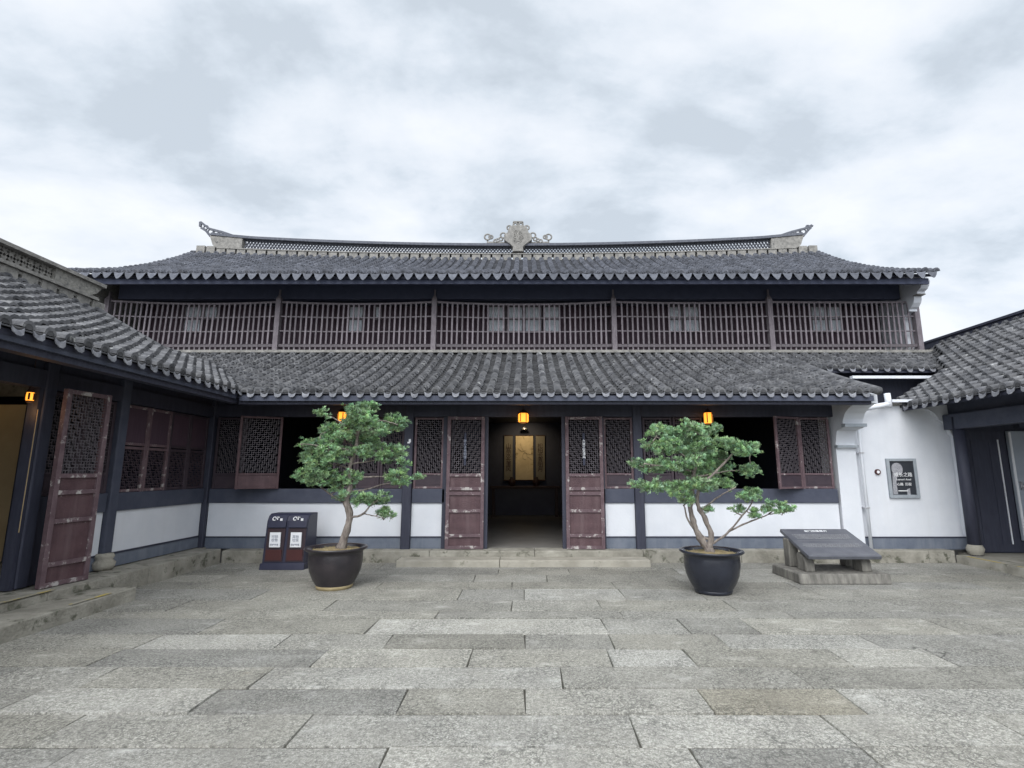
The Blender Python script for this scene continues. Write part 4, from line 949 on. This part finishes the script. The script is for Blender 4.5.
# ------------------------------------------------------------------ potted pines
def potted_pine(name, X, Y, label, potmat, branches, pads, radii, seed, rimr):
    random.seed(seed)
    root = empty(name, (X, Y, 0), label, 'potted tree', 'bonsai pines in big glazed pots')
    s = rimr / .42
    prof_ = [(.235, .0), (.245, .045), (.30, .13), (.345, .24), (.365, .36), (.365, .46), (.360, .50), (.40, .515), (.425, .535), (.42, .555), (.385, .552), (.34, .53), (.33, .50)]
    pot = MB().lathe((X, Y, 0), [(r * s, z) for r, z in prof_], 56, close=True).build('pot', potmat, root, smooth=True)
    MB().lathe((X, Y, 0), [(.238 * s, .0), (.250 * s, .046), (.246 * s, .05)], 56).build('foot', 'clay' if potmat == 'pot_brown' else 'pot_blue', pot, smooth=True)
    so = MB(); N = 24; rings_ = 7
    vs_ = [(X, Y, .535)]
    for i in range(1, rings_ + 1):
        for k in range(N):
            r = .345 * s * i / rings_; t = 2 * math.pi * k / N
            vs_.append((X + r * math.cos(t), Y + r * math.sin(t), .505 + .035 * (1 - i / rings_) + random.uniform(-.008, .012)))
    fs_ = [(0, 1 + k, 1 + (k + 1) % N) for k in range(N)]
    for i in range(rings_ - 1):
        for k in range(N): fs_.append((1 + i * N + k, 1 + (i + 1) * N + k, 1 + (i + 1) * N + (k + 1) % N, 1 + i * N + (k + 1) % N))
    so.add(vs_, fs_).build('soil', 'soil', pot, smooth=True)
    gr = MB()
    for k in range(160):
        a = random.uniform(0, 6.28); r = random.uniform(.05, .33) * s; b = Vector((X + r * math.cos(a), Y + r * math.sin(a), .515)); h = random.uniform(.01, .03)
        dd = Vector((random.uniform(-.5, .5), random.uniform(-.5, .5), 1)) * h
        gr.face([b + Vector((-.004, 0, 0)), b + Vector((.004, 0, 0)), b + dd], random.uniform(.6, 1.4))
    tag(gr.build('grass_tufts', 'straw', pot, fixn=False), kind='stuff')
    # trunk and limbs
    tk = MB(); nodes = []
    for bi, (br, r0, r1) in enumerate(zip(branches, [r[0] for r in radii], [r[1] for r in radii])):
        yb = random.uniform(-.35, .35) if bi else 0
        P = [Vector((X + x, Y + (yb * (i / (len(br) - 1))), z)) for i, (x, z) in enumerate(br)]
        Q = []
        for i in range(len(P) - 1):          # smooth curve through the points
            p0, p1, p2, p3 = P[max(i - 1, 0)], P[i], P[i + 1], P[min(i + 2, len(P) - 1)]
            for k in range(5):
                t = k / 5; q = .5 * ((2 * p1) + (p2 - p0) * t + (2 * p0 - 5 * p1 + 4 * p2 - p3) * t * t + (3 * p1 - p0 - 3 * p2 + p3) * t ** 3)
                Q.append(q + Vector([random.uniform(-.006, .006) for _ in range(3)]))
        Q.append(P[-1]); n = len(Q)
        if bi: # join to the nearest point of what is built
            nb = min(nodes, key=lambda q: (q - Q[0]).length); Q[0] = nb
        rr = [(r0 + (r1 - r0) * (i / (n - 1)) ** .8) * random.uniform(.84, 1.18) for i in range(n)]
        if bi == 0: rr[0] *= 1.7; rr[1] *= 1.25; Q[0].z -= .05
        tk.tube(Q, rr, 9); nodes += Q
    # crown
    cn = MB(); tw = tk
    for (px, pz, rx, rz_) in pads:
        yo = random.uniform(-.45, .45) * min(1, .5 + rx * 2.2)
        base = Vector((X + px, Y, pz)); nb = min(nodes, key=lambda q: (Vector((q.x, 0, q.z)) - Vector((base.x, 0, base.z))).length)
        c = Vector((X + px, Y + yo * .6 + (nb.y - Y) * .5, pz)); m_ = (nb + c) / 2 + Vector((random.uniform(-.04, .04), 0, random.uniform(-.05, .01)))
        tw.tube([nb, m_, c], [.011, .008, .004], 5)
        ry = max(rx * .95, .12)
        nsub = max(4, int(rx * rz_ * 1000)) 
        for q in range(nsub):
            a = random.uniform(0, 6.28); rr_ = math.sqrt(random.random()) * .84
            sc_ = c + Vector((rx * rr_ * math.cos(a), ry * rr_ * math.sin(a), rz_ * 1.12 * random.uniform(-.75, .9) * math.sqrt(max(.1, 1 - rr_ * rr_))))
            if random.random() < .5: tw.tube([c, (c + sc_) / 2 + Vector((0, 0, -.015)), sc_], [.004, .003, .002], 4)
            tn0 = random.uniform(.72, 1.30); out_d = (sc_ - c); out_d.z = abs(out_d.z) * .6 + .03; out_d.normalize()
            for u in range(random.randint(6, 9)):     # needle tufts of this spray
                tc_ = sc_ + Vector((random.gauss(0, .028), random.gauss(0, .028), random.gauss(0, .017)))
                tn = tn0 * random.uniform(.5, 1.7)
                tip = (random.uniform(.9, 1.15), random.uniform(.95, 1.1), random.uniform(.85, 1.35))
                for nn in range(15):
                    dd = Vector((random.gauss(0, 1), random.gauss(0, 1), random.gauss(.55, .7))) + out_d * .9; dd.normalize()
                    L = random.uniform(.028, .054); sd_ = dd.cross(Vector((random.random(), random.random(), random.random()))).normalized() * .0040
                    e_ = tc_ + dd * L
                    cn.face([tc_ - sd_ * .5, tc_ + sd_ * .5, e_ + sd_, e_ - sd_], (tn * tip[0], tn * tip[1], tn * tip[2]))
    trunk = tk.build('trunk', 'bark', root, smooth=True, fixn=False)
    cn.build('crown', 'leaf', root, fixn=False)
    return root
T1 = [(.06, .54), (.16, .95), (.10, 1.19), (.15, 1.39), (.12, 1.66), (.20, 1.90), (.22, 2.14), (.26, 2.42)]
B1 = [T1, [(.23 - .07, .95), (.37, 1.01), (.48, 1.13), (.6, 1.21)], [(.37, 1.01), (.55, .99), (.71, .98)], [(.14, 1.32), (.35, 1.35), (.58, 1.42), (.83, 1.45)], [(.16, 1.52), (.55, 1.53), (.94, 1.51)], [(.1, 1.16), (-.13, 1.24), (-.38, 1.39), (-.69, 1.52)], [(.12, 1.66), (-.19, 1.72), (-.49, 1.78)],
      [(.15, 1.72), (.42, 1.76), (.81, 1.84)], [(.2, 1.9), (-.14, 1.96), (-.51, 1.99)], [(.22, 2.14), (-.1, 2.35), (-.28, 2.43)], [(-.30, 1.97), (-.4, 2.14), (-.3, 2.25)], [(.24, 2.26), (.54, 2.35), (.79, 2.29)], [(.26, 2.42), (.12, 2.54)], [(.26, 2.42), (.41, 2.54)]]
P1 = [(0.12, 2.56, 0.15, 0.08), (0.38, 2.54, 0.14, 0.09), (0.29, 2.39, 0.25, 0.14), (0.67, 2.33, 0.23, 0.13), (0.46, 2.2, 0.24, 0.16), (0.15, 2.29, 0.15, 0.13), (-0.28, 2.43, 0.09, 0.06), (-0.31, 2.23, 0.17, 0.11), (-0.15, 2.06, 0.15, 0.09), (0.03, 2.13, 0.15, 0.11), (0.31, 2.02, 0.27, 0.13), (-0.54, 2.0, 0.11, 0.08), (-0.32, 1.94, 0.18, 0.11), (-0.14, 1.88, 0.21, 0.11), (0.26, 1.87, 0.24, 0.11), (0.78, 1.85, 0.17, 0.11), (0.94, 1.72, 0.09, 0.06), (0.63, 1.78, 0.15, 0.08), (-0.55, 1.79, 0.12, 0.09), (-0.31, 1.72, 0.18, 0.11), (-0.04, 1.78, 0.18, 0.08), (-0.69, 1.54, 0.14, 0.05), (-0.54, 1.54, 0.18, 0.11), (-0.29, 1.51, 0.24, 0.14), (-0.05, 1.42, 0.18, 0.16), (0.08, 1.24, 0.09, 0.08), (0.16, 1.51, 0.14, 0.11), (0.88, 1.51, 0.23, 0.11), (1.06, 1.51, 0.08, 0.06), (0.35, 1.21, 0.18, 0.11), (0.56, 1.21, 0.18, 0.09), (0.7, 0.97, 0.1, 0.06), (0.6, 1.05, 0.09, 0.06)]
potted_pine('potted_pine', -2.68, 7.68, 'single trunked bonsai pine in a brown black pot beside the litter bin', 'pot_brown', B1, P1,
            [(.058, .018), (.018, .007), (.01, .005), (.016, .006), (.014, .006), (.018, .006), (.016, .006), (.014, .006), (.014, .006), (.014, .006), (.01, .005), (.014, .006), (.01, .005), (.01, .005)], 11, .425)
B2 = [[(-.02, .54), (-.14, .71), (-.21, .89), (-.25, 1.12), (-.21, 1.35), (-.17, 1.6), (-.08, 1.86), (-.04, 2.1)], [(-.02, .57), (0, .77), (-.08, .99), (-.17, 1.17), (-.13, 1.4), (.09, 1.6), (.34, 1.86)], [(-.04, .67), (-.26, .89), (-.34, 1.14)], [(-.12, 1.07), (.12, 1.27), (.31, 1.4)], [(.01, .62), (.25, .81), (.53, 1.14), (.56, 1.24)], [(.22, .78), (.49, .92), (.76, 1.03), (.92, 1.08)],
      [(-.21, 1.35), (-.53, 1.37), (-.89, 1.42)], [(-.17, 1.6), (-.49, 1.66), (-.93, 1.71)], [(-.17, 1.71), (-.45, 1.92), (-.73, 2.08)], [(-.1, 1.53), (.22, 1.6), (.65, 1.63)]]
P2 = [(-0.73, 2.17, 0.11, 0.08), (-0.54, 2.16, 0.13, 0.1), (-0.29, 2.24, 0.07, 0.05), (-0.33, 2.13, 0.19, 0.1), (-0.12, 2.16, 0.16, 0.1), (0.12, 2.16, 0.11, 0.08), (-0.79, 1.97, 0.11, 0.08), (-0.58, 1.94, 0.21, 0.14), (-0.29, 1.94, 0.21, 0.14), (-0.02, 1.94, 0.21, 0.16), (0.3, 1.94, 0.19, 0.11), (0.48, 1.89, 0.19, 0.1), (0.69, 1.94, 0.08, 0.05), (0.23, 1.79, 0.21, 0.1), (-0.99, 1.71, 0.09, 0.05), (-0.83, 1.66, 0.18, 0.08), (-0.56, 1.68, 0.24, 0.11), (-0.27, 1.71, 0.16, 0.11), (-0.01, 1.63, 0.24, 0.11), (0.28, 1.63, 0.18, 0.11), (0.54, 1.6, 0.16, 0.08), (0.7, 1.66, 0.06, 0.05), (-0.94, 1.41, 0.13, 0.06), (-0.71, 1.39, 0.21, 0.08), (-0.42, 1.37, 0.21, 0.12), (-0.38, 1.24, 0.13, 0.08), (-0.16, 1.42, 0.21, 0.11), (0.08, 1.48, 0.18, 0.11), (0.26, 1.41, 0.13, 0.09), (-0.04, 1.08, 0.04, 0.03), (0.46, 1.27, 0.13, 0.07), (0.62, 1.29, 0.16, 0.09), (0.37, 1.08, 0.1, 0.05), (0.52, 1.04, 0.12, 0.05), (0.76, 1.12, 0.16, 0.07), (0.92, 1.08, 0.12, 0.05)]
potted_pine('potted_pine', 2.54, 7.38, 'several stemmed bonsai pine in a blue black pot left of the stone tablet', 'pot_blue', B2, P2,
            [(.05, .016), (.045, .012), (.022, .008), (.016, .006), (.018, .007), (.014, .006), (.016, .006), (.014, .006), (.014, .006), (.014, .006)], 23, .42)
